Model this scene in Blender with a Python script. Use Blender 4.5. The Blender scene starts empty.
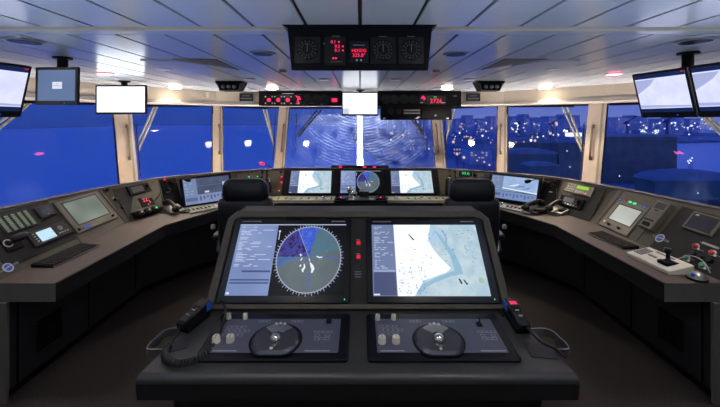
import bpy, math, random
from mathutils import Vector, Matrix
R = random.Random(11)
V = Vector
SC = bpy.context.scene
COL = SC.collection
CAM = V((0.0, 0.0, 1.9))
FPX = 340.0

# ------------------------------------------------------------------ helpers
def at(px, py, Y):
    """world point seen at a photo position and a depth"""
    return V(((px - 360) * Y / FPX, Y, 1.9 - (py - 120) * Y / FPX))

class Frame:
    """a plane in the place: origin, u (right), v (up along the plane), n (towards the viewer)"""
    def __init__(s, o, u, v):
        s.o = V(o); s.u = V(u).normalized(); v = V(v)
        s.n = s.u.cross(v).normalized(); s.v = s.n.cross(s.u).normalized()
    def matrix(s):
        m = Matrix.Identity(4)
        for i in range(3):
            m[i][0], m[i][1], m[i][2], m[i][3] = s.u[i], s.v[i], s.n[i], s.o[i]
        return m
    def w(s, u, v, h=0.0):
        return s.o + s.u * u + s.v * v + s.n * h
    def pix(s, px, py):
        d = V(((px - 360) / FPX, 1.0, -(py - 120) / FPX))
        t = (s.o - CAM).dot(s.n) / d.dot(s.n)
        p = CAM + d * t - s.o
        return (p.dot(s.u), p.dot(s.v))
    def rect(s, tl, tr, br, bl):
        a, b, c, d = [s.pix(*p) for p in (tl, tr, br, bl)]
        return ((a[0] + d[0]) / 2, (b[0] + c[0]) / 2, (c[1] + d[1]) / 2, (a[1] + b[1]) / 2)
    def sub(s, u, v, h=0.0, rot=0.0):
        c, k = math.cos(rot), math.sin(rot)
        return Frame(s.w(u, v, h), s.u * c + s.v * k, s.v * c - s.u * k)
    def stand(s, u, v, h=0.0, rot=0.0):
        return s.sub(u, v, h, rot)

def flat(x, y, z, rot=0.0):
    """level frame: u = +x turned by rot, v = +y, n = up"""
    c, k = math.cos(rot), math.sin(rot)
    return Frame((x, y, z), (c, k, 0), (-k, c, 0))

def facing(x, y, z, yaw=0.0, pitch=0.0):
    """upright frame seen from -y; yaw turns its face, pitch tips it down"""
    r = V((math.cos(yaw), -math.sin(yaw), 0)); f = V((math.sin(yaw), math.cos(yaw), 0))
    return Frame((x, y, z), r, V((0, 0, 1)) * math.cos(pitch) - f * math.sin(pitch))

class MB:
    def __init__(s):
        s.v = []; s.f = []; s.mi = []; s.sm = []; s.mats = []; s.cur = 0
    def mat(s, m):
        if m not in s.mats: s.mats.append(m)
        s.cur = s.mats.index(m); return s
    def add(s, vs, fs, smooth=False):
        b = len(s.v); s.v += [V(p) for p in vs]
        for f in fs:
            s.f.append([b + i for i in f]); s.mi.append(s.cur); s.sm.append(smooth)
        return s
    def poly(s, pts, h=0.0):
        pts = [(p[0], p[1], p[2] if len(p) > 2 else h) for p in pts]
        return s.add(pts, [list(range(len(pts)))])
    def rect(s, u0, u1, v0, v1, h=0.0):
        return s.poly([(u0, v0), (u1, v0), (u1, v1), (u0, v1)], h)
    def rings(s, rings, cap0=True, cap1=True, smooth=False, closed=True):
        n = len(rings[0]); vs = [p for r in rings for p in r]; fs = []
        for k in range(len(rings) - 1):
            for i in range(n if closed else n - 1):
                j = (i + 1) % n
                fs.append([k * n + i, k * n + j, (k + 1) * n + j, (k + 1) * n + i])
        s.add(vs, fs, smooth)
        if cap0: s.add(rings[0], [list(range(n))[::-1]])
        if cap1: s.add(rings[-1], [list(range(n))])
        return s
    def prism(s, pl, h0, h1, ch=0.0):
        n = len(pl)
        if ch <= 0:
            return s.rings([[(p[0], p[1], h0) for p in pl], [(p[0], p[1], h1) for p in pl]])
        area = sum(pl[i][0] * pl[(i + 1) % n][1] - pl[(i + 1) % n][0] * pl[i][1] for i in range(n))
        sg = 1 if area > 0 else -1
        ins = []
        for i in range(n):
            a, b, c = V(pl[i - 1][:2]), V(pl[i][:2]), V(pl[(i + 1) % n][:2])
            d1 = (b - a).normalized(); d2 = (c - b).normalized()
            n1 = V((-d1.y, d1.x)) * sg; n2 = V((-d2.y, d2.x)) * sg
            m = n1 + n2; k = max(0.3, 1 + n1.dot(n2))
            q = b + m / k * ch
            ins.append((q.x, q.y))
        hs = h1 - ch if h1 > h0 else h1 + ch
        return s.rings([[(p[0], p[1], h0) for p in pl], [(p[0], p[1], hs) for p in pl], [(p[0], p[1], h1) for p in ins]])
    def box(s, u0, u1, v0, v1, h0, h1, ch=0.0):
        return s.prism([(u0, v0), (u1, v0), (u1, v1), (u0, v1)], h0, h1, ch)
    def rbox(s, u0, u1, v0, v1, h0, h1, r=0.01, ch=0.0, k=4):
        return s.prism(rrect(u0, u1, v0, v1, r, k), h0, h1, ch)
    def lathe(s, cu, cv, prof, n=20, smooth=True, cap=True):
        rs = [[(cu + r * math.cos(2 * math.pi * i / n), cv + r * math.sin(2 * math.pi * i / n), h) for i in range(n)] for r, h in prof]
        return s.rings(rs, cap, cap, smooth)
    def tube(s, pts, r, n=8, smooth=True):
        pts = [V(p) for p in pts]; rr = r if isinstance(r, (list, tuple)) else [r] * len(pts)
        rings = []; up = None
        for i, p in enumerate(pts):
            t = (pts[min(i + 1, len(pts) - 1)] - pts[max(i - 1, 0)]).normalized()
            if up is None:
                up = V((0, 0, 1)) if abs(t.z) < 0.9 else V((1, 0, 0))
            a = (up - t * up.dot(t)).normalized(); b = t.cross(a); up = a
            rings.append([p + (a * math.cos(2 * math.pi * k / n) + b * math.sin(2 * math.pi * k / n)) * rr[i] for k in range(n)])
        return s.rings(rings, True, True, smooth)
    def beam(s, p0, p1, w, d, side):
        """bar from p0 to p1; w across 'side', d across the rest"""
        p0, p1 = V(p0), V(p1); t = (p1 - p0).normalized()
        a = V(side); a = (a - t * a.dot(t)).normalized(); b = t.cross(a)
        q = [a * w / 2 + b * d / 2, -a * w / 2 + b * d / 2, -a * w / 2 - b * d / 2, a * w / 2 - b * d / 2]
        return s.rings([[p0 + x for x in q], [p1 + x for x in q]])
    def pillow(s, c, sx, sy, sz, e=0.45, n=20, m=12, bend=0.0):
        """rounded cushion: superellipsoid"""
        def sp(x, p): return math.copysign(abs(x) ** p, x)
        rings = []
        for j in range(m + 1):
            ph = -math.pi / 2 + math.pi * j / m
            ring = []
            for i in range(n):
                th = 2 * math.pi * i / n
                x = sx * sp(math.cos(ph), e) * sp(math.cos(th), e); y = sy * sp(math.cos(ph), e) * sp(math.sin(th), e)
                ring.append((c[0] + x, c[1] + y + bend * x * x, c[2] + sz * sp(math.sin(ph), e)))
            rings.append(ring)
        return s.rings(rings, False, False, True)
    def ball(s, c, r, n=14, sq=1.0):
        m = max(6, n // 2)
        return s.rings([[(c[0] + r * math.cos(-math.pi / 2 + math.pi * j / m) * math.cos(2 * math.pi * i / n),
                          c[1] + r * math.cos(-math.pi / 2 + math.pi * j / m) * math.sin(2 * math.pi * i / n),
                          c[2] + r * sq * math.sin(-math.pi / 2 + math.pi * j / m)) for i in range(n)] for j in range(m + 1)], False, False, True)
    def text(s, txt, u, v, h, size, align='CENTER'):
        vs, fs = glyphs(txt, align)
        return s.add([(u + p[0] * size, v + p[1] * size, h) for p in vs], fs)
    def ring(s, cu, cv, r0, r1, h, n=32):
        a = [(cu + r0 * math.cos(2 * math.pi * i / n), cv + r0 * math.sin(2 * math.pi * i / n), h) for i in range(n)]
        b = [(cu + r1 * math.cos(2 * math.pi * i / n), cv + r1 * math.sin(2 * math.pi * i / n), h) for i in range(n)]
        return s.rings([a, b], False, False)
    def disc(s, cu, cv, r, h, n=28, a0=0.0, a1=2 * math.pi):
        full = abs(a1 - a0 - 2 * math.pi) < 1e-6
        pts = [(cu + r * math.cos(a0 + (a1 - a0) * i / n), cv + r * math.sin(a0 + (a1 - a0) * i / n), h) for i in range(n if full else n + 1)]
        if not full: pts.append((cu, cv, h))
        return s.add(pts, [list(range(len(pts)))])
    def strip(s, pts, w, h):
        """flat ribbon along a polyline"""
        a, b = [], []
        for i, p in enumerate(pts):
            q0, q1 = V(pts[max(0, i - 1)][:2]), V(pts[min(len(pts) - 1, i + 1)][:2])
            t = (q1 - q0).normalized(); nn = V((-t.y, t.x))
            ww = w[i] if isinstance(w, (list, tuple)) else w
            a.append((p[0] + nn.x * ww / 2, p[1] + nn.y * ww / 2, h)); b.append((p[0] - nn.x * ww / 2, p[1] - nn.y * ww / 2, h))
        return s.rings([a, b], False, False, False, closed=False)
    def lines(s, u0, u1, v0, v1, rows, h, rng, fill=0.7, th=0.45):
        """rows of small unreadable marks, as on a far screen"""
        dv = (v1 - v0) / rows
        for i in range(rows):
            if rng.random() > fill: continue
            a = u0
            for _ in range(rng.randint(1, 3)):
                l = (u1 - u0) * rng.uniform(0.08, 0.35)
                if a + l > u1: break
                s.rect(a, a + l, v1 - (i + 0.5 + th / 2) * dv, v1 - (i + 0.5 - th / 2) * dv, h)
                a += l + (u1 - u0) * rng.uniform(0.05, 0.3)
        return s
    def build(s, name, parent=None, fr=None):
        me = bpy.data.meshes.new(name)
        me.from_pydata([tuple(p) for p in s.v], [], s.f)
        for m in s.mats: me.materials.append(m)
        for p, m, k in zip(me.polygons, s.mi, s.sm):
            p.material_index = m; p.use_smooth = k
        me.update()
        o = bpy.data.objects.new(name, me); COL.objects.link(o)
        if parent is not None: o.parent = parent
        if fr is not None: o.matrix_world = fr.matrix()
        return o

def rrect(u0, u1, v0, v1, r, k=4):
    r = min(r, abs(u1 - u0) / 2 * 0.98, abs(v1 - v0) / 2 * 0.98); out = []
    for cx, cy, a in ((u1 - r, v1 - r, 0), (u0 + r, v1 - r, 90), (u0 + r, v0 + r, 180), (u1 - r, v0 + r, 270)):
        for i in range(k + 1):
            t = math.radians(a + 90 * i / k); out.append((cx + r * math.cos(t), cy + r * math.sin(t)))
    return out

_gl = {}
def glyphs(txt, align):
    key = (txt, align)
    if key not in _gl:
        cu = bpy.data.curves.new('lettering', 'FONT'); cu.body = txt; cu.align_x = align; cu.align_y = 'CENTER'; cu.resolution_u = 2
        ob = bpy.data.objects.new('lettering', cu)
        me = ob.to_mesh()
        _gl[key] = ([tuple(v.co) for v in me.vertices], [list(p.vertices) for p in me.polygons])
        ob.to_mesh_clear(); bpy.data.objects.remove(ob); bpy.data.curves.remove(cu)
    return _gl[key]

def tag(o, label, cat, group=None, kind=None):
    o['label'] = label; o['category'] = cat
    if group: o['group'] = group
    if kind: o['kind'] = kind
    return o

def thing(name, label, cat, fr, group=None):
    o = bpy.data.objects.new(name, None); o.empty_display_size = 0.05; COL.objects.link(o)
    o.matrix_world = fr.matrix()
    return tag(o, label, cat, group)

def struct(name, mb, parent=None, fr=None):
    o = mb.build(name, parent, fr); o['kind'] = 'structure'; return o

def struct_root(name):
    o = bpy.data.objects.new(name, None); COL.objects.link(o); o['kind'] = 'structure'; return o

def copy_thing(root, fr, label):
    def cp(o, parent):
        c = o.copy(); COL.objects.link(c)
        if parent is not None: c.parent = parent; c.matrix_parent_inverse = o.matrix_parent_inverse.copy(); c.matrix_basis = o.matrix_basis.copy()
        for ch in KIDS(o): cp(ch, c)
        return c
    c = cp(root, None); c.matrix_world = fr.matrix()
    if label: c['label'] = label
    return c
def KIDS(o): return [x for x in bpy.data.objects if x.parent == o]

# ------------------------------------------------------------------ materials
def mat(name, col, rough=0.5, metal=0.0, noise=0.0, nscale=40.0, bump=0.0, bscale=200.0, spec=0.5, col2=None, coat=0.0):
    m = bpy.data.materials.new(name); m.use_nodes = True
    nt = m.node_tree; b = nt.nodes['Principled BSDF']
    b.inputs['Base Color'].default_value = (*col, 1); b.inputs['Roughness'].default_value = rough
    b.inputs['Metallic'].default_value = metal; b.inputs['Specular IOR Level'].default_value = spec
    b.inputs['Coat Weight'].default_value = coat
    tc = nt.nodes.new('ShaderNodeTexCoord')
    if noise > 0 or col2:
        n = nt.nodes.new('ShaderNodeTexNoise'); n.inputs['Scale'].default_value = nscale; n.inputs['Detail'].default_value = 4
        nt.links.new(tc.outputs['Object'], n.inputs['Vector'])
        r = nt.nodes.new('ShaderNodeValToRGB')
        c2 = col2 or tuple(min(1, c * (1 + noise)) for c in col); c1 = col if col2 else tuple(c * (1 - noise) for c in col)
        r.color_ramp.elements[0].color = (*c1, 1); r.color_ramp.elements[1].color = (*c2, 1)
        r.color_ramp.elements[0].position = 0.35; r.color_ramp.elements[1].position = 0.65
        nt.links.new(n.outputs['Fac'], r.inputs['Fac']); nt.links.new(r.outputs['Color'], b.inputs['Base Color'])
    if bump > 0:
        n = nt.nodes.new('ShaderNodeTexNoise'); n.inputs['Scale'].default_value = bscale; n.inputs['Detail'].default_value = 3
        nt.links.new(tc.outputs['Object'], n.inputs['Vector'])
        bp = nt.nodes.new('ShaderNodeBump'); bp.inputs['Strength'].default_value = bump; bp.inputs['Distance'].default_value = 0.002
        nt.links.new(n.outputs['Fac'], bp.inputs['Height']); nt.links.new(bp.outputs['Normal'], b.inputs['Normal'])
    return m

def emis(name, col, st=1.0):
    m = bpy.data.materials.new(name); m.use_nodes = True; nt = m.node_tree
    b = nt.nodes['Principled BSDF']
    b.inputs['Base Color'].default_value = (0.005, 0.005, 0.006, 1); b.inputs['Roughness'].default_value = 0.35; b.inputs['Specular IOR Level'].default_value = 0.12
    b.inputs['Emission Color'].default_value = (*col, 1); b.inputs['Emission Strength'].default_value = st
    return m

def S(r, g, b):
    """0-255 screen colour to linear"""
    def f(c):
        c /= 255.0
        return c / 12.92 if c <= 0.04045 else ((c + 0.055) / 1.055) ** 2.4
    return (f(r), f(g), f(b))

_sc = {}
def scr(r, g, b, st=1.0):
    k = (r, g, b, st)
    if k not in _sc: _sc[k] = emis('screen_%d_%d_%d' % (r, g, b), S(r, g, b), st)
    return _sc[k]

def emis_ramp(name, stops, scale=8.0, detail=5.0, st=1.0, axis=None, offset=0.0, amt=1.0, rough=0.6):
    """emissive picture: noise (plus a coordinate) through a colour ramp"""
    m = emis(name, (1, 1, 1), st); nt = m.node_tree; b = nt.nodes['Principled BSDF']
    tc = nt.nodes.new('ShaderNodeTexCoord')
    n = nt.nodes.new('ShaderNodeTexNoise'); n.inputs['Scale'].default_value = scale; n.inputs['Detail'].default_value = detail; n.inputs['Roughness'].default_value = rough
    nt.links.new(tc.outputs['Object'], n.inputs['Vector'])
    fac = n.outputs['Fac']
    if axis is not None:
        sp = nt.nodes.new('ShaderNodeSeparateXYZ'); nt.links.new(tc.outputs['Object'], sp.inputs[0])
        a = nt.nodes.new('ShaderNodeMath'); a.operation = 'MULTIPLY_ADD'
        nt.links.new(sp.outputs[axis], a.inputs[0]); a.inputs[1].default_value = amt; a.inputs[2].default_value = offset
        q = nt.nodes.new('ShaderNodeMath'); q.operation = 'ADD'
        nt.links.new(fac, q.inputs[0]); nt.links.new(a.outputs[0], q.inputs[1]); fac = q.outputs[0]
    r = nt.nodes.new('ShaderNodeValToRGB'); els = r.color_ramp.elements
    while len(els) < len(stops): els.new(0.5)
    for e, (p, c) in zip(els, stops): e.position = p; e.color = (*S(*c), 1)
    nt.links.new(fac, r.inputs['Fac']); nt.links.new(r.outputs['Color'], b.inputs['Emission Color'])
    return m

M = {}
M['ceiling'] = mat('ceiling_panel_enamel', (0.56, 0.59, 0.66), 0.19, 0.15, 0.03, 3.0, spec=0.9)
M['ceiling_gap'] = mat('ceiling_gap_dark', (0.05, 0.047, 0.045), 0.6)
M['trim'] = mat('beige_laminate', (0.56, 0.47, 0.38), 0.5, 0, 0.04, 6)
M['mullion'] = mat('cream_mullion_paint', (0.62, 0.52, 0.44), 0.45, 0, 0.05, 5)
M['ledge'] = mat('console_ledge_paint', (0.15, 0.135, 0.115), 0.55)
M['greytrim'] = mat('grey_steel_trim', (0.30, 0.28, 0.26), 0.45)
M['gasket'] = mat('black_rubber_gasket', (0.01, 0.01, 0.012), 0.6)
M['wall'] = mat('grey_wall_panel', (0.25, 0.24, 0.23), 0.6, 0, 0.05, 3)
M['carpet'] = mat('dark_carpet', (0.040, 0.034, 0.032), 0.95, 0, 0.5, 160, 0.6, 400, spec=0.1)
M['paint'] = mat('console_grey_paint', (0.070, 0.064, 0.047), 0.5, 0, 0.08, 30, 0.12, 600, spec=0.3)
M['paint_dark'] = mat('console_dark_paint', (0.020, 0.019, 0.019), 0.6, 0, 0.1, 30, 0.1, 600, spec=0.2)
M['carcass'] = mat('console_carcass_black', (0.014, 0.015, 0.018), 0.5, 0, 0.1, 8)
M['worktop'] = mat('worktop_brown_laminate', (0.072, 0.048, 0.040), 0.5, 0, 0.12, 25, 0.15, 500)
M['deskgrey'] = mat('desk_charcoal_texture', (0.034, 0.034, 0.033), 0.38, 0, 0.1, 60, 0.35, 500)
M['apron'] = mat('worktop_edge_grey', (0.13, 0.12, 0.105), 0.5, 0, 0.05, 20)
M['black'] = mat('black_plastic', (0.008, 0.008, 0.010), 0.4, 0, 0.1, 60, spec=0.3)
M['bezel'] = mat('black_gloss_bezel', (0.005, 0.005, 0.008), 0.25, spec=0.25)
M['gunmetal'] = mat('dark_gunmetal', (0.12, 0.12, 0.135), 0.27, 0.75, 0.05, 40)
M['matte'] = mat('matte_black', (0.0035, 0.0035, 0.005), 0.6, spec=0.12)
M['recess'] = mat('dark_recess', (0.06, 0.06, 0.075), 0.7)
M['bronze'] = mat('bronze_handle', (0.22, 0.17, 0.12), 0.4, 0.5)
M['leather'] = mat('black_leather', (0.012, 0.012, 0.016), 0.38, 0, 0.1, 30, 0.25, 250)
M['cordgrey'] = mat('grey_black_cord', (0.022, 0.022, 0.024), 0.35)
M['slate'] = mat('slate_keypad', (0.075, 0.080, 0.120), 0.4, 0, 0.05, 50)
M['chrome'] = mat('chrome', (0.75, 0.74, 0.70), 0.18, 1.0)
M['silver'] = mat('silver_plastic', (0.26, 0.26, 0.25), 0.3, 0.6, 0.05, 40)
M['satin'] = mat('satin_gunmetal', (0.22, 0.225, 0.25), 0.3, 0.75, 0.05, 40)
M['cream'] = mat('cream_plastic', (0.72, 0.69, 0.58), 0.45, 0, 0.03, 30)
M['lightgrey'] = mat('light_grey_plastic', (0.38, 0.37, 0.34), 0.45, 0, 0.04, 30)
M['olivelight'] = mat('olive_grey_panel', (0.20, 0.19, 0.145), 0.4, 0.1, 0.06, 40)
M['olive'] = mat('olive_metal_bezel', (0.105, 0.098, 0.070), 0.4, 0.2, 0.06, 40)
M['keyline'] = mat('pale_key_outline', (0.48, 0.48, 0.55), 0.6)
M['white'] = mat('white_paint', (0.8, 0.8, 0.8), 0.4)
M['markwhite'] = mat('white_marking', (0.50, 0.50, 0.52), 0.6)
M['markgrey'] = mat('grey_marking', (0.16, 0.16, 0.20), 0.6)
M['greenstripe'] = mat('pale_green_label_strip', (0.22, 0.32, 0.20), 0.5, 0, 0.15, 60)
M['redplastic'] = mat('red_plastic', (0.55, 0.03, 0.04), 0.35)
M['greenplastic'] = mat('green_plastic', (0.03, 0.22, 0.12), 0.35)
M['blueplastic'] = mat('blue_plastic', (0.03, 0.10, 0.55), 0.35)
M['glassgrey'] = mat('dim_screen_glass', (0.025, 0.025, 0.035), 0.45, spec=0.3)
M['wiper'] = mat('wiper_pale_paint', (0.85, 0.80, 0.55), 0.5)
M['wiperdark'] = mat('wiper_dark_steel', (0.05, 0.05, 0.06), 0.4, 0.5)
M['redbutton'] = emis('lit_red_button', S(225, 30, 50), 1.0)
M['redled'] = emis('red_led', S(255, 40, 90), 1.6)
M['redglow'] = emis('red_lamp', (1.0, 0.10, 0.20), 22.0)
M['greenled'] = emis('green_led', S(60, 240, 150), 1.2)
M['limelcd'] = emis('lime_lcd', S(150, 225, 40), 0.9)
M['orangeled'] = emis('orange_led', S(255, 130, 40), 1.0)
M['blueled'] = emis('blue_led', S(60, 100, 255), 1.2)
M['lamp'] = emis('warm_downlight', (1.0, 0.88, 0.70), 32.0)
M['whitebright'] = emis('screen_white_bright', (0.82, 0.89, 1.0), 3.0)
M['centrewhite'] = emis('screen_white_centre', (0.90, 0.94, 1.0), 1.6)

def glass_mat(name, refl=0.04, scratch=False):
    m = bpy.data.materials.new(name); m.use_nodes = True; nt = m.node_tree
    for n in list(nt.nodes): nt.nodes.remove(n)
    out = nt.nodes.new('ShaderNodeOutputMaterial'); tr = nt.nodes.new('ShaderNodeBsdfTransparent'); gl = nt.nodes.new('ShaderNodeBsdfGlossy')
    gl.inputs['Roughness'].default_value = 0.015; tr.inputs['Color'].default_value = (0.93, 0.95, 0.98, 1)
    mx = nt.nodes.new('ShaderNodeMixShader'); mx.inputs[0].default_value = refl
    nt.links.new(tr.outputs[0], mx.inputs[1]); nt.links.new(gl.outputs[0], mx.inputs[2])
    last = mx.outputs[0]
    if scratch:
        # fine curved wiper scratches that catch the added spotlights outside
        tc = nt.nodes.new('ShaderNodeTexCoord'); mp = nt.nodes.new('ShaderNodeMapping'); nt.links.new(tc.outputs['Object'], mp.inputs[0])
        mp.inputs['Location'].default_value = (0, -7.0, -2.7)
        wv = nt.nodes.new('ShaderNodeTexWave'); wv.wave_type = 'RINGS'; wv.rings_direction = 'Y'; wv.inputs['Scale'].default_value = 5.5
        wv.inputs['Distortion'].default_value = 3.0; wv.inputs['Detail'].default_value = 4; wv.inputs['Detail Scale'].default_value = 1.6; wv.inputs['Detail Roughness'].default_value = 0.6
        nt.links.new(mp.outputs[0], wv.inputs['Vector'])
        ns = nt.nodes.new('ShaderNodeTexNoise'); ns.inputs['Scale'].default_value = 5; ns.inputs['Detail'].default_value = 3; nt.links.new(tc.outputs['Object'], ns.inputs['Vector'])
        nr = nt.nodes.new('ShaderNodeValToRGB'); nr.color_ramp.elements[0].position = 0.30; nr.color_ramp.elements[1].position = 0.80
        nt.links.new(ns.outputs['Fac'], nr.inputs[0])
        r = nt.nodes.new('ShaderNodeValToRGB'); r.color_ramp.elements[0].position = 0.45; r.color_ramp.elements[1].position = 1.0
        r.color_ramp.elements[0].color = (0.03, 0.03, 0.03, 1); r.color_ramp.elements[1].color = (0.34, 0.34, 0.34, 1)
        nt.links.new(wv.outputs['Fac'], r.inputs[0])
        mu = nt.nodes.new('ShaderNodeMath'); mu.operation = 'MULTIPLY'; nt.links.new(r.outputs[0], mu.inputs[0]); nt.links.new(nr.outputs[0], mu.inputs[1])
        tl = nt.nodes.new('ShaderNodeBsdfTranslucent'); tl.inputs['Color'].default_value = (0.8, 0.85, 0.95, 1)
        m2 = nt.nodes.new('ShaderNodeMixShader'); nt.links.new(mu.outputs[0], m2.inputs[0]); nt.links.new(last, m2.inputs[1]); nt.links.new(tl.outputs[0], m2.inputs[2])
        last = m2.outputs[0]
    nt.links.new(last, out.inputs['Surface'])
    return m
M['glass'] = glass_mat('bridge_window_glass')
M['glass_front'] = glass_mat('bridge_front_glass_scratched', scratch=True)
# ------------------------------------------------------------------ the setting: wheelhouse shell
ZC = 2.40                                    # ceiling height
SILL = [(-5.30, 3.49), (-3.69, 5.42), (-2.62, 6.27), (-1.60, 6.73), (1.60, 6.73), (2.62, 6.27), (3.69, 5.42), (5.30, 3.49)]
TOP = [(-5.56, 3.70), (-3.95, 5.63), (-2.797, 6.65), (-1.58, 7.12), (1.58, 7.12), (2.797, 6.65), (3.95, 5.63), (5.56, 3.70)]
INNER = [(-5.56, 1.17), (-3.45, 4.80), (-2.50, 5.92), (-1.55, 6.10), (1.55, 6.10), (2.50, 5.92), (3.45, 4.80), (5.56, 1.17)]
ZS, ZT = 0.90, 2.165      # SILL is measured at z = 0.90; the panes reach down to ZB0
ZB0 = 0.60
EXT = (ZS - ZB0) / (ZT - ZS)
LOW = [(s[0] + (s[0] - t[0]) * EXT, s[1] + (s[1] - t[1]) * EXT) for s, t in zip(SILL, TOP)]

fl = MB().mat(M['carpet']); fl.box(-5.8, 5.8, -2.6, 7.4, -0.06, 0.0); struct('floor', fl)
# ceiling: long enamelled panels with dark gaps, a cross joint at y = 1.9, over a backing board
ce = MB().mat(M['ceiling_gap']); ce.box(-6.3, 6.3, -2.6, 7.6, ZC + 0.016, ZC + 0.05)
ce.mat(M['ceiling'])
P = 0.285; g = 0.0095
for k in range(-20, 20):
    ce.box(k * P + g, (k + 1) * P - g, -2.6, 1.828, ZC, ZC + 0.016, 0.005)
    ce.box(k * P + g, (k + 1) * P - g, 1.994, 7.5, ZC, ZC + 0.016, 0.005)
ce.mat(M['trim']).box(-6.3, 6.3, 1.862, 1.960, ZC - 0.006, ZC + 0.016, 0.004)
ce.mat(M['ceiling']).box(-6.3, 6.3, 1.874, 1.948, ZC - 0.009, ZC, 0.003)
struct('ceiling', ce)

# soffit over the windows: a solid beige band following the window line
def off(pts, d):
    out = []
    for i in range(len(pts)):
        a = V(pts[max(0, i - 1)]); b = V(pts[i]); c = V(pts[min(len(pts) - 1, i + 1)])
        ns = []
        for p, q in ((a, b), (b, c)):
            if (q - p).length > 1e-6:
                t = (q - p).normalized(); ns.append(V((-t.y, t.x)))
        m = sum(ns, V((0, 0))).normalized(); k = m.dot(ns[0])
        q = b + m * d / k; out.append((q.x, q.y))
    return out
outr = off(TOP, 0.25)
for i in range(7):
    sb = MB().mat(M['trim'])
    sb.prism([INNER[i], INNER[i + 1], outr[i + 1], outr[i]], ZT + 0.005, ZC + 0.015)
    a, b = V((*INNER[i], ZT + 0.03)), V((*INNER[i + 1], ZT + 0.03))
    sb.mat(M['greytrim']).beam(a, b, 0.05, 0.014, (0, 0, 1))
    struct('trim_%d' % (i + 1), sb)

# low walls under the windows
names = ['wall_port', 'wall_port_quarter', 'wall_port_bow', 'wall_front', 'wall_starboard_bow', 'wall_starboard_quarter', 'wall_starboard']
ow = off(LOW, 0.08)
for i in range(7):
    w = MB().mat(M['wall']); w.prism([LOW[i], LOW[i + 1], ow[i + 1], ow[i]], 0.0, ZB0)
    w.mat(M['trim']).prism([LOW[i], LOW[i + 1], ow[i + 1], ow[i]], ZB0, ZB0 + 0.015)
    struct(names[i], w)
wb = MB().mat(M['wall']); wb.box(-5.8, 5.8, -2.62, -2.55, 0, ZC); struct('wall_back', wb)
for sx, nm in ((-1, 'wall_port_aft'), (1, 'wall_starboard_aft')):
    w = MB().mat(M['wall']); w.box(min(sx * 5.3, sx * 5.75), max(sx * 5.3, sx * 5.75), -2.55, 3.45, 0, ZC); struct(nm, w)

# windows: glass leaning outwards, black gasket, dark blind cassette at the head
for i in range(7):
    b0, b1 = V((*SILL[i], ZS)), V((*SILL[i + 1], ZS)); t0, t1 = V((*TOP[i], ZT)), V((*TOP[i + 1], ZT))
    pn = (b1 - b0).cross((t0 + t1) / 2 - b0).normalized()
    t0 = t0 - pn * (t0 - b0).dot(pn); t1 = t1 - pn * (t1 - b0).dot(pn)
    b0, b1 = b0 + (b0 - t0) * EXT, b1 + (b1 - t1) * EXT
    rt = struct_root('window_%d' % (i + 1))
    gm = MB().mat(M['glass_front'] if i == 3 else M['glass']); gm.poly([b0, b1, t1, t0])
    struct('glass', gm, rt)
    u = (b1 - b0).normalized(); nrm = u.cross(t0 - b0).normalized()
    gk = MB().mat(M['gasket'])
    ins = 0.095 if 0 < i < 6 else 0.125
    s0, s1 = b0 + u * ins, b1 - u * ins; q0, q1 = t0 + u * ins, t1 - u * ins
    if i == 0: s0, q0 = b0, t0
    if i == 6: s1, q1 = b1, t1
    for a, b in ((s0, q0), (s1, q1), (s0, s1), (q0, q1)):
        gk.beam(a, b, 0.026, 0.03, nrm.cross(b - a))
    struct('gasket', gk, rt)
    bc = MB().mat(M['matte'])
    dn = (b0 - t0).normalized()
    a = q0 + u * 0.04 + dn * 0.02 - nrm * 0.0; b = q1 - u * 0.25 + dn * 0.02
    inw = -nrm if nrm.dot(V((0, 3, 1.6)) - b0) < 0 else nrm
    bc.beam(a + inw * 0.035, b + inw * 0.035, 0.035, 0.04, dn)
    struct('blind_cassette', bc, rt)
# mullions with a grab handle each
mw = {1: 0.25, 2: 0.175, 3: 0.20, 4: 0.20, 5: 0.175, 6: 0.25}
for i in range(1, 7):
    b0, t0 = V((*LOW[i], ZB0)), V((*TOP[i], ZT + 0.03))
    t = V((SILL[i + 1][0] - SILL[i - 1][0], SILL[i + 1][1] - SILL[i - 1][1], 0)).normalized()
    mu = MB().mat(M['mullion']); 
    ax = (t0 - b0).normalized(); nn = t.cross(ax).normalized()
    cen = V((0, 3.0, 1.6)); inn_ = nn if nn.dot(cen - b0) > 0 else -nn
    mu.beam(b0 + inn_ * 0.0, t0 + inn_ * 0.0, mw[i], 0.10, t)
    mu.mat(M['greytrim']).beam(b0 + inn_ * 0.05 + t * mw[i] * 0.30, t0 + inn_ * 0.05 + t * mw[i] * 0.30, 0.03, 0.012, t)
    rt = struct('trim_%d' % (9 + i), mu)
    L = (t0 - b0).length
    gh = MB().mat(M['bronze'])
    base = b0 + inn_ * 0.055 + t * mw[i] * (.12 if i < 4 else -.12)
    f0, f1 = 0.42 * L, 0.74 * L
    gh.tube([base + ax * f0, base + ax * f0 + inn_ * 0.05, base + ax * (f0 + 0.01) + inn_ * 0.06, base + ax * (f1 - 0.01) + inn_ * 0.06, base + ax * f1 + inn_ * 0.05, base + ax * f1], 0.014, 8)
    for f in (f0, f1):
        gh.beam(base + ax * (f - 0.03) + inn_ * 0.004, base + ax * (f + 0.03) + inn_ * 0.004, 0.04, 0.012, t)
    struct('grab_handle', gh, rt)

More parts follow.
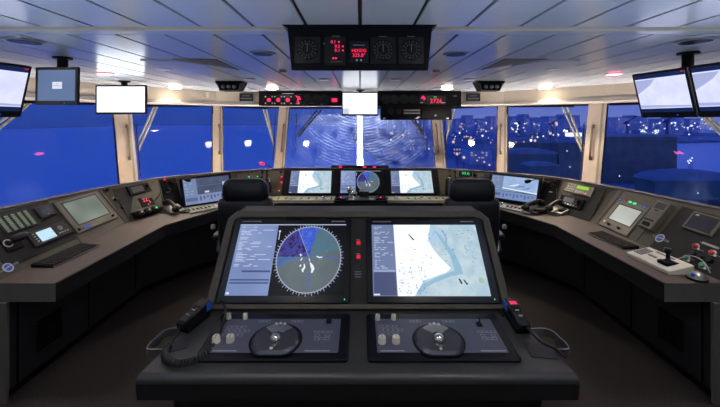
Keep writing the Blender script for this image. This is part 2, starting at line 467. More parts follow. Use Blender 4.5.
# ------------------------------------------------------------------ outside: sky, water, harbour, wipers
wd = bpy.data.worlds.new('dusk'); SC.world = wd; wd.use_nodes = True; nt = wd.node_tree
bg = nt.nodes['Background']
tc = nt.nodes.new('ShaderNodeTexCoord'); sp = nt.nodes.new('ShaderNodeSeparateXYZ'); nt.links.new(tc.outputs['Generated'], sp.inputs[0])
def ramp(stops):
    r = nt.nodes.new('ShaderNodeValToRGB'); els = r.color_ramp.elements
    while len(els) < len(stops): els.new(0.5)
    for e, (p, c) in zip(els, stops): e.position = p; e.color = (*S(*c), 1)
    return r
mz = nt.nodes.new('ShaderNodeMapRange'); mz.inputs['From Min'].default_value = -0.2; mz.inputs['From Max'].default_value = 0.4
nt.links.new(sp.outputs['Z'], mz.inputs['Value'])
rl = ramp([(0.0, (25, 52, 130)), (0.333, (34, 68, 160)), (0.50, (40, 78, 180)), (1.0, (40, 74, 185))])
rr = ramp([(0.0, (52, 76, 150)), (0.333, (104, 120, 194)), (0.40, (92, 112, 198)), (0.62, (64, 92, 196)), (1.0, (44, 74, 186))])
nt.links.new(mz.outputs[0], rl.inputs[0]); nt.links.new(mz.outputs[0], rr.inputs[0])
mxx = nt.nodes.new('ShaderNodeMapRange'); mxx.inputs['From Min'].default_value = -0.35; mxx.inputs['From Max'].default_value = 0.25; mxx.interpolation_type = 'SMOOTHSTEP'
nt.links.new(sp.outputs['X'], mxx.inputs['Value'])
mix = nt.nodes.new('ShaderNodeMix'); mix.data_type = 'RGBA'
nt.links.new(mxx.outputs[0], mix.inputs['Factor']); nt.links.new(rl.outputs[0], mix.inputs['A']); nt.links.new(rr.outputs[0], mix.inputs['B'])
nt.links.new(mix.outputs['Result'], bg.inputs['Color']); bg.inputs['Strength'].default_value = 1.0

WZ = -22.0
M['water'] = mat('harbour_water', (0.90, 0.93, 0.97), 0.35, 1.0)
M['land'] = mat('quay_ground', (0.42, 0.43, 0.48), 0.9, 0, 0.4, 0.03)  # ground tone raised in place of haze
M['shed'] = mat('harbour_shed_cladding', (0.24, 0.28, 0.20), 0.8, 0, 0.15, 0.3)
M['shed2'] = mat('harbour_shed_roofing', (0.40, 0.43, 0.42), 0.6, 0, 0.15, 0.3)
M['tower'] = mat('hazed_building_wall', (0.78, 0.80, 0.86), 0.9, 0, 0.05, 0.1)  # pale wall tone stands in for distance haze
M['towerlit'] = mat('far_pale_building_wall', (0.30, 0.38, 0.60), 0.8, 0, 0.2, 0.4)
M['winglow'] = emis('lit_windows', (1.0, 0.78, 0.6), 0.55)
M['lampw'] = emis('harbour_lamp_white', (0.85, 0.92, 1.0), 1.6)
M['lampo'] = emis('harbour_lamp_orange', (1.0, 0.64, 0.46), .85)
M['lampr'] = emis('harbour_lamp_red', (1.0, 0.12, 0.2), 2.0)
M['crane'] = mat('crane_steel', (0.10, 0.13, 0.26), 0.7)
w = MB().mat(M['water']); w.poly([(-900, 8.5, WZ), (900, 8.5, WZ), (900, 1500, WZ), (-900, 1500, WZ)])
o = w.build('harbour_water'); o['kind'] = 'structure'
w = MB().mat(M['land']); w.prism([(10, 200), (60, 110), (140, 96), (150, 150), (130, 210), (260, 330), (600, 420), (600, 900), (-30, 900), (-10, 420)], WZ, WZ + 1.5)
o = w.build('quay_ground'); o['kind'] = 'structure'
GZ = WZ + 1.5
BOXES = []
def building(px0, px1, ytop, Y, dep, label, wall='tower', lit=0, roof='flat', cat='building', name='harbour_building', group=None, wrows=3, wcols=6):
    x0, x1 = (px0 - 360) * Y / FPX, (px1 - 360) * Y / FPX; zt = 1.9 - (ytop - 120) * Y / FPX
    fr = flat(x0, Y, GZ); wdt, hgt = x1 - x0, zt - GZ
    BOXES.append((x0 - 1, x1 + 1, Y - 1.5, Y + dep + 1, zt + hgt * .06 + wdt * .1))
    r = thing(name, label, cat, fr, group)
    b = MB().mat(M[wall]); b.box(0, wdt, 0, dep, 0, hgt); b.build('wall', r)
    rb = MB().mat(M['shed2'])
    if roof == 'flat': rb.box(-wdt * .01, wdt * 1.01, -dep * .01, dep * 1.01, hgt, hgt + hgt * .04)
    else:
        prof = [(wdt * (0.5 - 0.53 * math.cos(math.pi * k / 10)), hgt + wdt * 0.10 * math.sin(math.pi * k / 10)) for k in range(11)]
        rb.rings([[(x, 0, z) for x, z in prof], [(x, dep, z) for x, z in prof]])
    rb.build('roof', r)
    rg = random.Random(int(px0 * 7 + ytop))
    if lit:
        wn = MB().mat(M['winglow'])
        for a in range(wcols):
            for c in range(wrows):
                if rg.random() < lit:
                    u = wdt * (a + .3) / wcols; z = hgt * (0.45 + 0.5 * c / wrows)
                    wn.box(u, u + wdt * .4 / wcols, -0.15, 0.05, z, z + hgt * .2 / wrows)
        if wn.f: wn.build('lit_windows', r)
    return r
building(607, 677, 137, 120, 12, 'big dark blue warehouse shed beyond the starboard quarter window', 'shed', cat='warehouse', name='warehouse')
building(655, 745, 181, 95, 7, 'round-roofed shed low in front of the warehouse and water', 'shed', roof='arch', cat='shed', name='harbour_shed')
building(559, 588, 143, 105, 4, 'dark blue block seen between the wiper bars of the starboard bow window', 'shed', name='harbour_building')
building(508, 557, 154, 105, 6, 'long pale-roofed shed in the middle of the starboard bow window', 'shed', roof='arch', cat='shed', name='harbour_shed')
building(512, 560, 143, 190, 12, 'wide low blue hall behind the pale-roofed shed', 'shed', roof='arch', cat='shed', name='harbour_shed')
building(529, 560, 166, 85, 4, 'flat boat shed at the foot of the dark blue block', 'shed', roof='arch', cat='shed', name='harbour_shed')
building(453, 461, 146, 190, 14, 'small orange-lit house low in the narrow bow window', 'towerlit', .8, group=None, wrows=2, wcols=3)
building(470, 492, 150, 170, 14, 'row of dark quay stores under the city lights in the narrow bow window', 'tower', .25)
building(383, 401, 149, 210, 14, 'low row of lit quay houses right of the glowing mast', 'tower', .5, wrows=2, wcols=8)
building(404, 426, 146, 230, 14, 'long lit quay house beside the bright window pillar', 'tower', .5, wrows=2, wcols=8)
GR = 'city blocks on the horizon'
rg = random.Random(5)
spots = [(446, 452, 117), (456, 462, 119), (466, 473, 116), (478, 488, 119), (491, 496, 117), (511, 518, 117), (524, 529, 115), (533, 545, 118), (549, 558, 117),
         (564, 571, 115), (573, 580, 116), (607, 614, 118), (618, 628, 118), (633, 637, 116), (640, 648, 117), (660, 672, 119), (676, 684, 118), (690, 700, 119),
         (387, 393, 118), (397, 402, 116), (408, 416, 118), (421, 428, 117)]
for k, (a, b, y) in enumerate(spots):
    building(a, b, y, 520 + 90 * (k % 2) + rg.uniform(-8, 8), 25, 'hazy dark city block on the horizon behind the harbour lights', 'tower', .22, group=GR, name='city_building', wrows=5, wcols=6)
# three pale lit chimneys / silos
for px, lb in ((568, 'pale lit silo tower between the wiper bars, first of three'), (573.5, 'pale lit silo tower, the middle of three'), (579, 'pale lit silo tower nearest the mullion, last of three')):
    x = (px - 360) * 300 / FPX; fr = flat(x, 300, GZ); z1 = 1.9 - 11 * 300 / FPX - GZ
    r = thing('silo_tower', lb, 'silo', fr, 'lit silo towers')
    z1 = 1.9 - 9 * 300 / FPX - GZ
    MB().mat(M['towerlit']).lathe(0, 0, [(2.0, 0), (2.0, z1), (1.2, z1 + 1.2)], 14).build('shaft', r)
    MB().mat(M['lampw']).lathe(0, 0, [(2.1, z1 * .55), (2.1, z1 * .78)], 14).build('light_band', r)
# the floodlit terminal
BOXES.append(((640 - 360) * 330 / FPX - 2, (640 - 360) * 330 / FPX + 20, 327, 342, 0))
r = thing('lit_terminal', 'brightly floodlit white ship terminal on the far quay above the warehouse roof', 'terminal', flat((640 - 360) * 330 / FPX, 330, GZ))
zz = 1.9 - 10 * 330 / FPX - GZ
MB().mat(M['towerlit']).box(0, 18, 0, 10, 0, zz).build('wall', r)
lw = MB().mat(M['lampw'])
for k in range(26):
    u, z = rg.uniform(0, 17.5), zz - rg.uniform(0, 7); lw.ball((u, -0.8, z), rg.uniform(.35, .7), 8)
lw.build('floodlights', r)
# cranes
def crane(px, ytop, Y, label):
    x = (px - 360) * Y / FPX; h = 1.9 - (ytop - 120) * Y / FPX - GZ
    r = thing('harbour_crane', label, 'crane', flat(x, Y, GZ), 'harbour cranes')
    m = MB().mat(M['crane']); m.beam((-1.4, 0, 0), (-.3, 0, h * .8), .6, .6, (1, 0, 0)); m.beam((1.4, 0, 0), (.3, 0, h * .8), .6, .6, (1, 0, 0))
    for k in range(1, 6): m.beam((-1.4 + .18 * k, 0, h * .13 * k), (1.4 - .18 * k, 0, h * .13 * (k + .7)), .25, .25, (0, 1, 0))
    m.build('tower', r)
    j = MB().mat(M['crane']); j.beam((-3, 0, h * .74), (9, 0, h), .8, .8, (0, 1, 0)); j.beam((0, 0, h * .95), (9, 0, h), .2, .2, (0, 1, 0)); j.build('jib', r)
    MB().mat(M['crane']).box(-1, 1, -1, 1, h * .72, h * .82).build('cab', r)
for px, yt, Y, lb in ((667, 113, 260, 'thin harbour crane rising above the warehouse corner'), (627, 116, 300, 'harbour crane behind the warehouse roof by the mullion'), (552, 117, 300, 'harbour crane left of the silo towers'), (519, 116, 300, 'harbour crane beside the mullion in the starboard bow window')):
    crane(px, yt, Y, lb)
# harbour lamps: each a pole with a lamp head
lampm = {}
def LR(): return R.choice([.32, .38, .45, .65])
LPOS = []
def lamp_mesh(kind, rad):
    k = (kind, rad)
    if k not in lampm:
        pr = MB().mat(M['crane']).lathe(0, 0, [(rad * .22, -6), (rad * .18, 0)], 6); hd = MB().mat(M[kind]).ball((0, 0, 0), rad, 8)
        a = thing('harbour_light', 'x', 'lamp', flat(0, 0, 0), 'harbour lights'); pr.build('post', a); hd.build('lamp_head', a)
        lampm[k] = [a, False]
    return lampm[k]
def lamp(px, py, Y, kind, rad):
    p = at(px, py, Y)
    for x0, x1, y0, y1, z1 in BOXES:
        if x0 < p.x < x1 and y0 < p.y < y1 and p.z - 6.5 < z1: return
    for q in LPOS:
        if (q - p).length < 2.5 and rad > .3: return
    LPOS.append(p)
    e = lamp_mesh(kind, rad); fr = flat(*p)
    col = {'lampw': 'white', 'lampo': 'orange', 'lampr': 'red'}[kind]
    where = 'narrow starboard bow window' if 443 <= px < 500 else 'front window' if px < 443 else 'middle starboard window' if px < 590 else 'large starboard window'
    lb = 'small %s harbour light on a post seen through the %s' % (col, where)
    if e[1]: copy_thing(e[0], fr, lb)
    else: e[0].matrix_world = fr.matrix(); e[0]['label'] = lb; e[1] = True
for px, py in ((570, 167), (619.5, 176), (698, 193), (567, 151)): lamp(px, py, 92, 'lampw', .16)
for k in range(66): lamp(R.uniform(447, 494), R.triangular(119, 166, 124), R.uniform(150, 420), R.choice(['lampw', 'lampo', 'lampo']), LR())
for k in range(60): lamp(R.uniform(511, 560), R.triangular(118, 165, 124), R.uniform(150, 420), R.choice(['lampw', 'lampw', 'lampo']), LR())
for k in range(80): lamp(R.uniform(608, 715), R.triangular(117, 136, 126), R.uniform(260, 480), R.choice(['lampw', 'lampw', 'lampo']), LR())
for k in range(44): lamp(R.uniform(385, 430), R.triangular(119, 160, 130), R.uniform(200, 420), R.choice(['lampw', 'lampo', 'lampo']), LR())
for k in range(12): lamp(500 - 60 * k / 12 + R.uniform(-4, 4) - 8, 165 - 18 * k / 12, 150, 'lampo', LR())
for px, py in ((690, 160), (692, 158), (689, 163), (691, 161), (688, 161)): lamp(px, py, 150, 'lampw', .28)

# the ship's own foremast, floodlit white
r = thing('foremast', 'brightly floodlit white foremast just outside the front window', 'mast', flat(0.0, 9.2, WZ))
MB().mat(M['white']).lathe(0, 0, [(0.26, 0), (0.082, 19), (0.075, 26)], 16).build('mast_tube', r)
ml = MB().mat(M['greytrim'])
for z in (26.3,): ml.box(-0.35, 0.35, -0.06, 0.06, z + 1.6, z + 1.66)
ml.build('crosstree', r)
def light(kind, loc, energy, col, size=0.1, aim=None, name='lamp_light', spot=None, sy=None):
    l = bpy.data.lights.new(name, kind); l.energy = energy; l.color = col
    if kind == 'AREA':
        l.size = size
        if sy: l.shape = 'RECTANGLE'; l.size_y = sy
        else: l.shape = 'DISK'
    elif kind in ('POINT', 'SPOT'): l.shadow_soft_size = size
    if spot: l.spot_size = spot; l.spot_blend = 0.6
    o = bpy.data.objects.new(name, l); COL.objects.link(o); o.location = loc
    if aim is not None: o.rotation_euler = (V(aim) - V(loc)).to_track_quat('-Z', 'Y').to_euler()
    return o
for x in (-0.5, 0.5):
    light('SPOT', (x, 8.5, 0.2), 900, (0.9, 0.95, 1.0), 0.05, (0, 9.2, 1.7), 'mast_floodlight', 1.5)

# added spotlights outside that brighten the scratches in the front pane
for x in (-0.55, 0.55):
    light('SPOT', (x * .5, 8.2, 2.6), 420, (0.85, 0.92, 1.0), 0.05, (x * .4, 6.9, 1.5), 'pane_fill_spot', 1.5)

# wipers outside each pane: two parallel arms and a blade
def wiper(i, arms, blade, label, dark=False):
    b0, b1 = V((*SILL[i], ZS)), V((*SILL[i + 1], ZS)); t0 = (V((*TOP[i], ZT)) + V((*TOP[i + 1], ZT))) / 2
    fr = Frame(b0, b1 - b0, t0 - b0)
    d = -0.07                                   # outside of the glass
    r = thing('window_wiper', label, 'wiper', fr, 'window wipers')
    for a in arms:
        p = [fr.pix(*q) for q in a]
        MB().mat(M['wiperdark' if dark else 'wiper']).tube([(p[0][0], p[0][1], d), (p[1][0], p[1][1], d)], 0.019, 6).build('arm', r)
    p = [fr.pix(*q) for q in blade]
    MB().mat(M['wiperdark']).tube([(p[0][0], p[0][1], d + 0.03), (p[1][0], p[1][1], d + 0.03)], 0.011, 6).build('blade', r)
wiper(0, [((32, 101), (-8, 134)), ((30, 100), (-12, 129))], ((-6, 118), (-8, 160)), 'pair of pale wiper arms crossing the large port window')
wiper(1, [((155, 105), (137, 145)), ((158, 105), (139, 150))], ((136, 122), (141, 176)), 'pale wiper arms at the corner of the port quarter window')
wiper(2, [((264, 108), (273, 140)), ((267, 108), (275, 147))], ((276, 112), (273.5, 160)), 'pale wiper arms hugging the mullion of the narrow port bow window')
wiper(3, [((317, 109), (297, 134)), ((321, 109), (298, 136))], ((296, 114), (295.5, 151)), 'dark wiper in the port half of the front window', True)
wiper(3, [((404, 106), (423, 134)), ((407, 106), (423, 131))], ((423, 112), (425, 152)), 'dark wiper in the starboard half of the front window', True)
wiper(4, [((454, 108), (445, 140)), ((451, 108), (444, 147))], ((444, 112), (446, 160)), 'pale wiper arms hugging the mullion of the narrow starboard bow window')
wiper(5, [((562, 106), (582, 151)), ((567, 106), (584, 148))], ((584, 122), (580, 176)), 'pale wiper arms crossing to the mullion in the starboard quarter window')
wiper(6, [((688, 101), (728, 141)), ((690, 100), (732, 137))], ((726, 118), (728, 160)), 'pair of yellowish wiper arms crossing the large starboard window')

# ------------------------------------------------------------------ ceiling fittings
def ceil(x, y, z=ZC):   # frame hanging from the ceiling: n points down
    return Frame((x, y, z), (1, 0, 0), (0, -1, 0))
def cpt(px, py):
    Y = FPX * (ZC - 1.9) / (120 - py); return ((px - 360) * Y / FPX, Y)
for px, py, lb in ((272, 88, 'lit round downlight above the port overhead console'), (447, 88, 'lit round downlight above the starboard overhead console'),
                   (175, 87.3, 'lit round downlight in the ceiling corner by the port windows'), (545, 87.3, 'lit round downlight in the ceiling corner by the starboard windows')):
    x, y = cpt(px, py); fr = ceil(x, y)
    r = thing('ceiling_downlight', lb, 'downlight', fr, 'lit ceiling downlights')
    MB().mat(M['cream']).lathe(0, 0, [(0.110, 0.0005), (0.110, 0.006), (0.085, 0.010)], 28).build('rim', r)
    MB().mat(M['lamp']).lathe(0, 0, [(0.085, 0.0105), (0.080, 0.018), (0.05, 0.022)], 28).build('diffuser', r)
    light('SPOT', (x, y, ZC - 0.05), 120, (1.0, 0.83, 0.62), 0.08, (x, y, 0), 'downlight_beam', 2.3)
for px, py, lb in ((105, 73.3, 'small red night light in the ceiling above the bright wall screen'), (614, 73.8, 'small red night light in the ceiling beside the starboard monitors')):
    x, y = cpt(px, py); fr = ceil(x, y)
    r = thing('night_light', lb, 'night light', fr, 'red ceiling night lights')
    MB().mat(M['cream']).lathe(0, 0, [(0.088, 0.0005), (0.088, 0.006), (0.07, 0.009)], 24).build('rim', r)
    MB().mat(M['redglow']).lathe(0, 0, [(0.069, 0.0095), (0.06, 0.012)], 24).build('diffuser', r)
for px, py, rad, lb in ((263, 53, .075, 'unlit dark round ceiling light left of the hanging instrument console'), (456, 53.5, .075, 'unlit dark round ceiling light right of the hanging instrument console'),
                   (25, 40.5, .085, 'unlit ceiling light above the nearest port monitors'), (695, 40.5, .085, 'unlit ceiling light above the nearest starboard monitors')):
    x, y = cpt(px, py); fr = ceil(x, y)
    r = thing('unlit_downlight', lb, 'downlight', fr, 'unlit ceiling downlights')
    MB().mat(M['silver']).lathe(0, 0, [(rad + .02, 0.0005), (rad + .02, 0.006), (rad, 0.010)], 28).build('rim', r)
    MB().mat(M['bezel']).lathe(0, 0, [(rad - .002, 0.0105), (rad * .6, 0.006)], 28).build('lens', r)
for px, py, lb in ((164, 68, 'flat dark speaker disc in the ceiling right of the bright wall screen'), (249, 78.5, 'flat dark disc in the ceiling above the port searchlight controller'), (553, 68, 'flat dark disc in the ceiling near the starboard night light'),
                   (470, 79, 'flat dark disc in the ceiling above the starboard searchlight controller'), (396, 79, 'flat dark disc in the ceiling above the centre of the starboard overhead console'), (324, 79, 'flat dark disc in the ceiling above the port overhead console')):
    x, y = cpt(px, py); MB().mat(M['satin']).lathe(0, 0, [(0.075, 0.0005), (0.075, 0.008), (0.055, 0.018), (0.0, 0.020)], 24)
    o = MB().mat(M['satin']).lathe(0, 0, [(0.075, 0.0005), (0.075, 0.008), (0.055, 0.018), (0.02, 0.020)], 24).build('ceiling_speaker', None, ceil(x, y)); tag(o, lb, 'ceiling speaker', 'flat ceiling discs')
for px, py, lb in ((284, 70.5, 'small dark detector box on the ceiling left of the hanging console'), (435, 70.5, 'small dark detector box on the ceiling right of the hanging console')):
    x, y = cpt(px, py)
    o = MB().mat(M['satin']).box(-0.035, 0.035, -0.05, 0.05, 0.001, 0.025, 0.005).build('ceiling_detector', None, ceil(x, y)); tag(o, lb, 'detector', 'ceiling detectors')
# recessed air outlets: sloping dark recess with a pale diffuser plate
for sx, lb in ((-1, 'pale ceiling air outlet with dark sloping edge on the port side'), (1, 'pale ceiling air outlet with dark sloping edge on the starboard side')):
    r = thing('air_outlet', lb, 'air outlet', flat(0, 0, ZC), 'ceiling air outlets')
    def pq(l): return [(cpt(*p)[0] * -sx, cpt(*p)[1]) for p in l]
    MB().mat(M['recess']).prism(pq([(172, 58.6), (216, 58.9), (239, 69.5), (206, 63.8)]), -0.006, -0.0005).build('recess_edge', r)
    MB().mat(M['ceiling']).prism(pq([(140, 59.6), (176, 59.8), (208, 64.6), (190, 72), (146, 69)]), -0.010, -0.0005, .004).build('diffuser_plate', r)
# searchlight controllers hanging from the ceiling
for px, lb in ((231, 'black searchlight control box hanging from the ceiling, port side'), (489, 'black searchlight control box hanging from the ceiling, starboard side')):
    x, y = cpt(px, 81.5); fr = facing(x, y, ZC)
    r = thing('searchlight_controller', lb, 'control box', fr, 'searchlight control boxes')
    m = MB().mat(M['matte']); m.rings([[(-.175, -.002, .08), (.175, -.002, .08), (.175, -.002, -.12), (-.175, -.002, -.12)], [(-.165, -.03, .08), (.165, -.03, .08), (.165, -.03, -.12), (-.165, -.03, -.12)], [(-.12, -.125, .05), (.12, -.125, .05), (.12, -.125, -.1), (-.12, -.125, -.1)]]); m.build('housing', r)
    m = MB().mat(M['satin'])
    for k in (-.07, 0, .07): m.lathe(k, -.075, [(.022, .07), (.022, .095), (.012, .1)], 14)
    m.build('knobs', r)
    MB().mat(M['markgrey']).tube([(-.15, -.03, .083), (-.12, -.12, .06), (.12, -.12, .06), (.15, -.03, .083)], .006, 6).build('guard_rail', r)
for px, lb in ((246.5, 'small black sign box on the beige band left of the port overhead console'), (473, 'small black sign box on the beige band right of the starboard overhead console')):
    sg = -1 if px < 360 else 1
    a, b = (V((*INNER[2], 0)), V((*INNER[3], 0))) if sg < 0 else (V((*INNER[4], 0)), V((*INNER[5], 0)))
    fr = Frame((a.x, a.y, 0), b - a, (0, 0, 1)); u, v = fr.pix(px, 97.5); f2 = fr.sub(u, v)
    r = thing('sign_box', lb, 'sign', f2, 'small sign boxes')
    MB().mat(M['black']).box(-.115, .115, -.07, .07, 0.002, .05, .006).build('case', r)
    m = MB().mat(M['markgrey']); m.rect(-.09, .09, -.03, -.012, .0515); m.rect(-.06, .06, .02, .032, .0515); m.build('face_marking', r)
fr = Frame((INNER[1][0], INNER[1][1], 0), V((INNER[2][0] - INNER[1][0], INNER[2][1] - INNER[1][1], 0)), (0, 0, 1)); u, v = fr.pix(206, 95)
o = MB().mat(M['cream']).rbox(-.025, .025, -.05, .05, .002, .05, .01, .006).build('wall_sensor', None, fr.sub(u, v)); tag(o, 'small cream sensor box on the beige band over the port windows', 'sensor')
# ------------------------------------------------------------------ U-shaped bridge consoles
ZB = 0.80
ST = [((-2.47, 2.29), (-2.80, 2.29), 1.215), ((-2.50, 3.63), (-2.79, 3.66), 1.16), ((-2.37, 4.12), (-2.55, 4.27), 1.16), ((-2.24, 4.29), (-2.41, 4.45), 1.16),
      ((-1.81, 4.67), (-1.86, 4.84), 1.16), ((-1.115, 4.92), (-1.166, 5.15), 1.165)]
def mir(s): return ((-s[0][0], s[0][1]), (-s[1][0], s[1][1]), s[2])
FRONT = [(-2.05, 2.29), (-2.04, 3.55), (-1.91, 3.83), (-1.72, 4.20), (-1.05, 4.50)]
FRONT = FRONT + [(-x, y) for x, y in FRONT[::-1]]
BASE = [(-2.38, 2.31), (-2.38, 3.72), (-2.18, 4.08), (-2.06, 4.28), (-1.72, 4.62), (-1.04, 4.80)]
def outdir(a, b):
    d = V(b) - V(a); return d.normalized()
def section(a, b, ba, bb, name, label):
    """one console unit: carcass below, sloping instrument panel, ledge behind"""
    r = thing(name, label, 'console', flat((a[0][0] + b[0][0]) / 2, (a[0][1] + b[0][1]) / 2, 0))
    rings = []
    for s, bs in ((a, ba), (b, bb)):
        B, T, z = s; d = outdir(B, T); Wp = V(T) + d * 0.13
        rings.append([(bs[0], bs[1], 0.07), (bs[0], bs[1], ZB - 0.125), (B[0], B[1], ZB - 0.125), (B[0], B[1], ZB), (T[0], T[1], z), (Wp.x, Wp.y, z - 0.004), (Wp.x, Wp.y, 0.07)])
    o = V((r.matrix_world.translation))
    loc = lambda p: V(p) - o
    def face(i, m, nm):
        j = i + 1
        mb = MB().mat(m); A, B2 = rings
        mb.poly([loc(A[i]), loc(B2[i]), loc(B2[j]), loc(A[j])]); return mb
    body = MB().mat(M['carcass'])
    body.rings([[loc(p) for p in rings[0]], [loc(p) for p in rings[1]]])
    # repaint: face 3 = instrument panel, face 4 = ledge
    body.mat(M['paint']); ip = body.cur; body.mat(M['ledge']); il = body.cur
    body.mi[3] = ip; body.mi[4] = il
    body.mat(M['apron']); body.mi[7] = body.cur; body.mi[8] = body.cur
    body.build('carcass', r)
    pl = MB().mat(M['matte'])
    q = [loc((bs[0] * 1.012, bs[1] + .012, 0)) for bs in (ba, bb)]; e = [loc((p[6][0], p[6][1], 0)) for p in rings]
    pl.rings([[q[0], q[1], e[1], e[0]], [x + V((0, 0, 0.07)) for x in (q[0], q[1], e[1], e[0])]]); pl.build('plinth', r)
    # bright lip along the top of the panel
    tr = MB().mat(M['apron']); tr.beam(loc(rings[0][4]), loc(rings[1][4]), 0.016, 0.016, (0, 0, 1)); tr.build('top_lip', r)
    A, B2 = V((*a[0], ZB)), V((*b[0], ZB))
    mt = (V((*a[1], a[2])) + V((*b[1], b[2]))) / 2
    fr = Frame(A, B2 - A, mt - (A + B2) / 2)
    return r, fr
NM = {'wing': ('wing_console', 'long %s wing console with sloping instrument panel'), 'radio': ('radio_console', 'narrow %s corner console holding the %s'),
      'strip': ('blank_console', 'slim dark %s console section with %s'), 'display': ('display_console', '%s console unit around the wide angled display'), 'pilot': ('pilot_console', '%s console unit with knobs and %s')}
CP = {}
for side, sg in (('port', -1), ('starboard', 1)):
    sts = ST if sg < 0 else [mir(s) for s in ST]; bs = BASE if sg < 0 else [(-x, y) for x, y in BASE]
    labs = ['long %s wing console with sloping instrument panel beside the large window' % side,
            ('port corner console with a small black radio and red digits' if sg < 0 else 'starboard corner console with the green-lit radio panel'),
            ('slim dark console section left of the port angled display' if sg < 0 else 'slim dark console section right of the starboard angled display'),
            '%s console unit carrying the wide angled display' % side,
            ('console unit with red buttons and black handset between port chair and front screens' if sg < 0 else 'console unit with green digits behind the starboard chair')]
    nms = ['wing_console', 'corner_console', 'blank_console', 'display_console', 'pilot_console']
    for k in range(5):
        a, b, ba, bb = sts[k], sts[k + 1], bs[k], bs[k + 1]
        if sg > 0: a, b, ba, bb = b, a, bb, ba
        CP[side, k] = section(a, b, ba, bb, nms[k], labs[k])
CP['front'] = section(ST[5], mir(ST[5]), BASE[5], (-BASE[5][0], BASE[5][1]), 'front_console', 'central front console carrying three screens in a row under the front window')

# the continuous worktop
wt = MB()
bl = [s[0] for s in ST] + [mir(s)[0] for s in ST[::-1]]
idx = [0, 1, 2, 3, 4]
poly = FRONT + bl[::-1]
Ft = FRONT; n = len(Ft)
# strip quads front edge <-> panel foot (front has 10 points, foot 12)
pairs = [(0, 0), (1, 1), (2, 2), (2, 3), (3, 4), (4, 5), (5, 6), (6, 7), (7, 8), (7, 9), (8, 10), (9, 11)]
top = [(V((*Ft[i], ZB)), V((*bl[j], ZB))) for i, j in pairs]
for (f0, b0), (f1, b1) in zip(top, top[1:]):
    wt.mat(M['worktop'] if abs(f0.x) > 1.8 and abs(f1.x) > 1.8 else M['deskgrey'])
    pts = [f0, f1, b1, b0] if (f0 - f1).length > 1e-6 else [f0, b1, b0]
    wt.poly(pts)
    wt.mat(M['carcass'])
    dz = V((0, 0, -0.125)); wt.poly([p + dz for p in pts])
    if (f0 - f1).length > 1e-6:
        wt.mat(M['paint_dark'])
        wt.poly([f0, f1, f1 + dz, f0 + dz])
for f, b in (top[0], top[-1]):
    wt.mat(M['apron']); wt.poly([f, b, b + V((0, 0, -0.125)), f + V((0, 0, -0.125))])
wt.mat(M['paint_dark'])
wt.tube([V((*p, ZB - 0.006)) for p in Ft], 0.010, 6)
o = wt.build('worktop'); tag(o, 'continuous brown and charcoal worktop curving along all the side and front consoles', 'worktop')
# end panels and louvres on the wing carcasses
for side, sg in (('port', -1), ('starboard', 1)):
    r, _ = CP[side, 0]; o = r.matrix_world.translation
    m = MB().mat(M['apron']); m.box(min(sg * 2.365, sg * 3.0), max(sg * 2.365, sg * 3.0), 2.272, 2.29, 0.0, ZB - 0.125, 0.004)
    # box() axes are x, y, z here
    m.v = [p - o for p in m.v]; m.build('end_panel', r)
    for y0 in (2.50,):
        lv = MB().mat(M['matte'])
        for k in range(9):
            lv.beam((sg * 2.372, y0, .20 + .026 * k), (sg * 2.372, y0 + .20, .20 + .026 * k), .012, .014, (0, 0, 1))
        lv.v = [p - o for p in lv.v]; lv.build('louvre', r)
    for y in (2.36, 2.98, 3.6):
        dr = MB().mat(M['matte']); dr.beam((sg * 2.377, y, .08), (sg * 2.377, y, .67), .008, .008, (0, 1, 0))
        dr.v = [p - o for p in dr.v]; dr.build('door_gap', r)

# ------------------------------------------------------------------ devices on the consoles
def rc(fr, *q): return fr.rect(*q)
def device(fr, q, name, label, cat, group=None):
    """a thing sitting on a panel; q = four photo corners; returns root, its half sizes"""
    u0, u1, v0, v1 = fr.rect(*q); f2 = fr.sub((u0 + u1) / 2, (v0 + v1) / 2, 0.0)
    r = thing(name, label, cat, f2, group)
    return r, f2, (u1 - u0) / 2, (v1 - v0) / 2
def knob(mb, u, v, h, r=.014, L=.022, m=None):
    mb.lathe(u, v, [(r, h), (r, h + L * .6), (r * .8, h + L)], 14)

fr = CP['port', 0][1]; cr = CP['port', 0][0]
inv = lambda r: r.matrix_world.inverted()
def cpart(root, fr, mb, name):
    """part of a console laid out in its panel frame"""
    o = mb.build(name); o.parent = root; o.matrix_parent_inverse = Matrix.Identity(4)
    o.matrix_basis = root.matrix_world.inverted() @ fr.matrix(); return o
def plate(root, fr, q, m, name, h=0.004, ch=0.0015):
    u0, u1, v0, v1 = fr.rect(*q); mb = MB().mat(m); mb.box(u0, u1, v0, v1, 0.0, h, ch); cpart(root, fr, mb, name); return u0, u1, v0, v1

# --- port wing
u0, u1, v0, v1 = plate(cr, fr, ((-20, 216), (50, 201), (76, 239), (-6, 274)), M['paint_dark'], 'dark_panel')
s = MB().mat(M['gasket'])
for x0, x1 in (((51.5, 200), (76, 243)), ((98, 190), (126, 223)), ((105, 189), (130.5, 222))):
    a, b = fr.pix(*x0), fr.pix(*x1); um = (a[0] + b[0]) / 2; s.box(um - .003, um + .003, 0.005, .46, 0.0, 0.0035)
cpart(cr, fr, s, 'panel_seam')
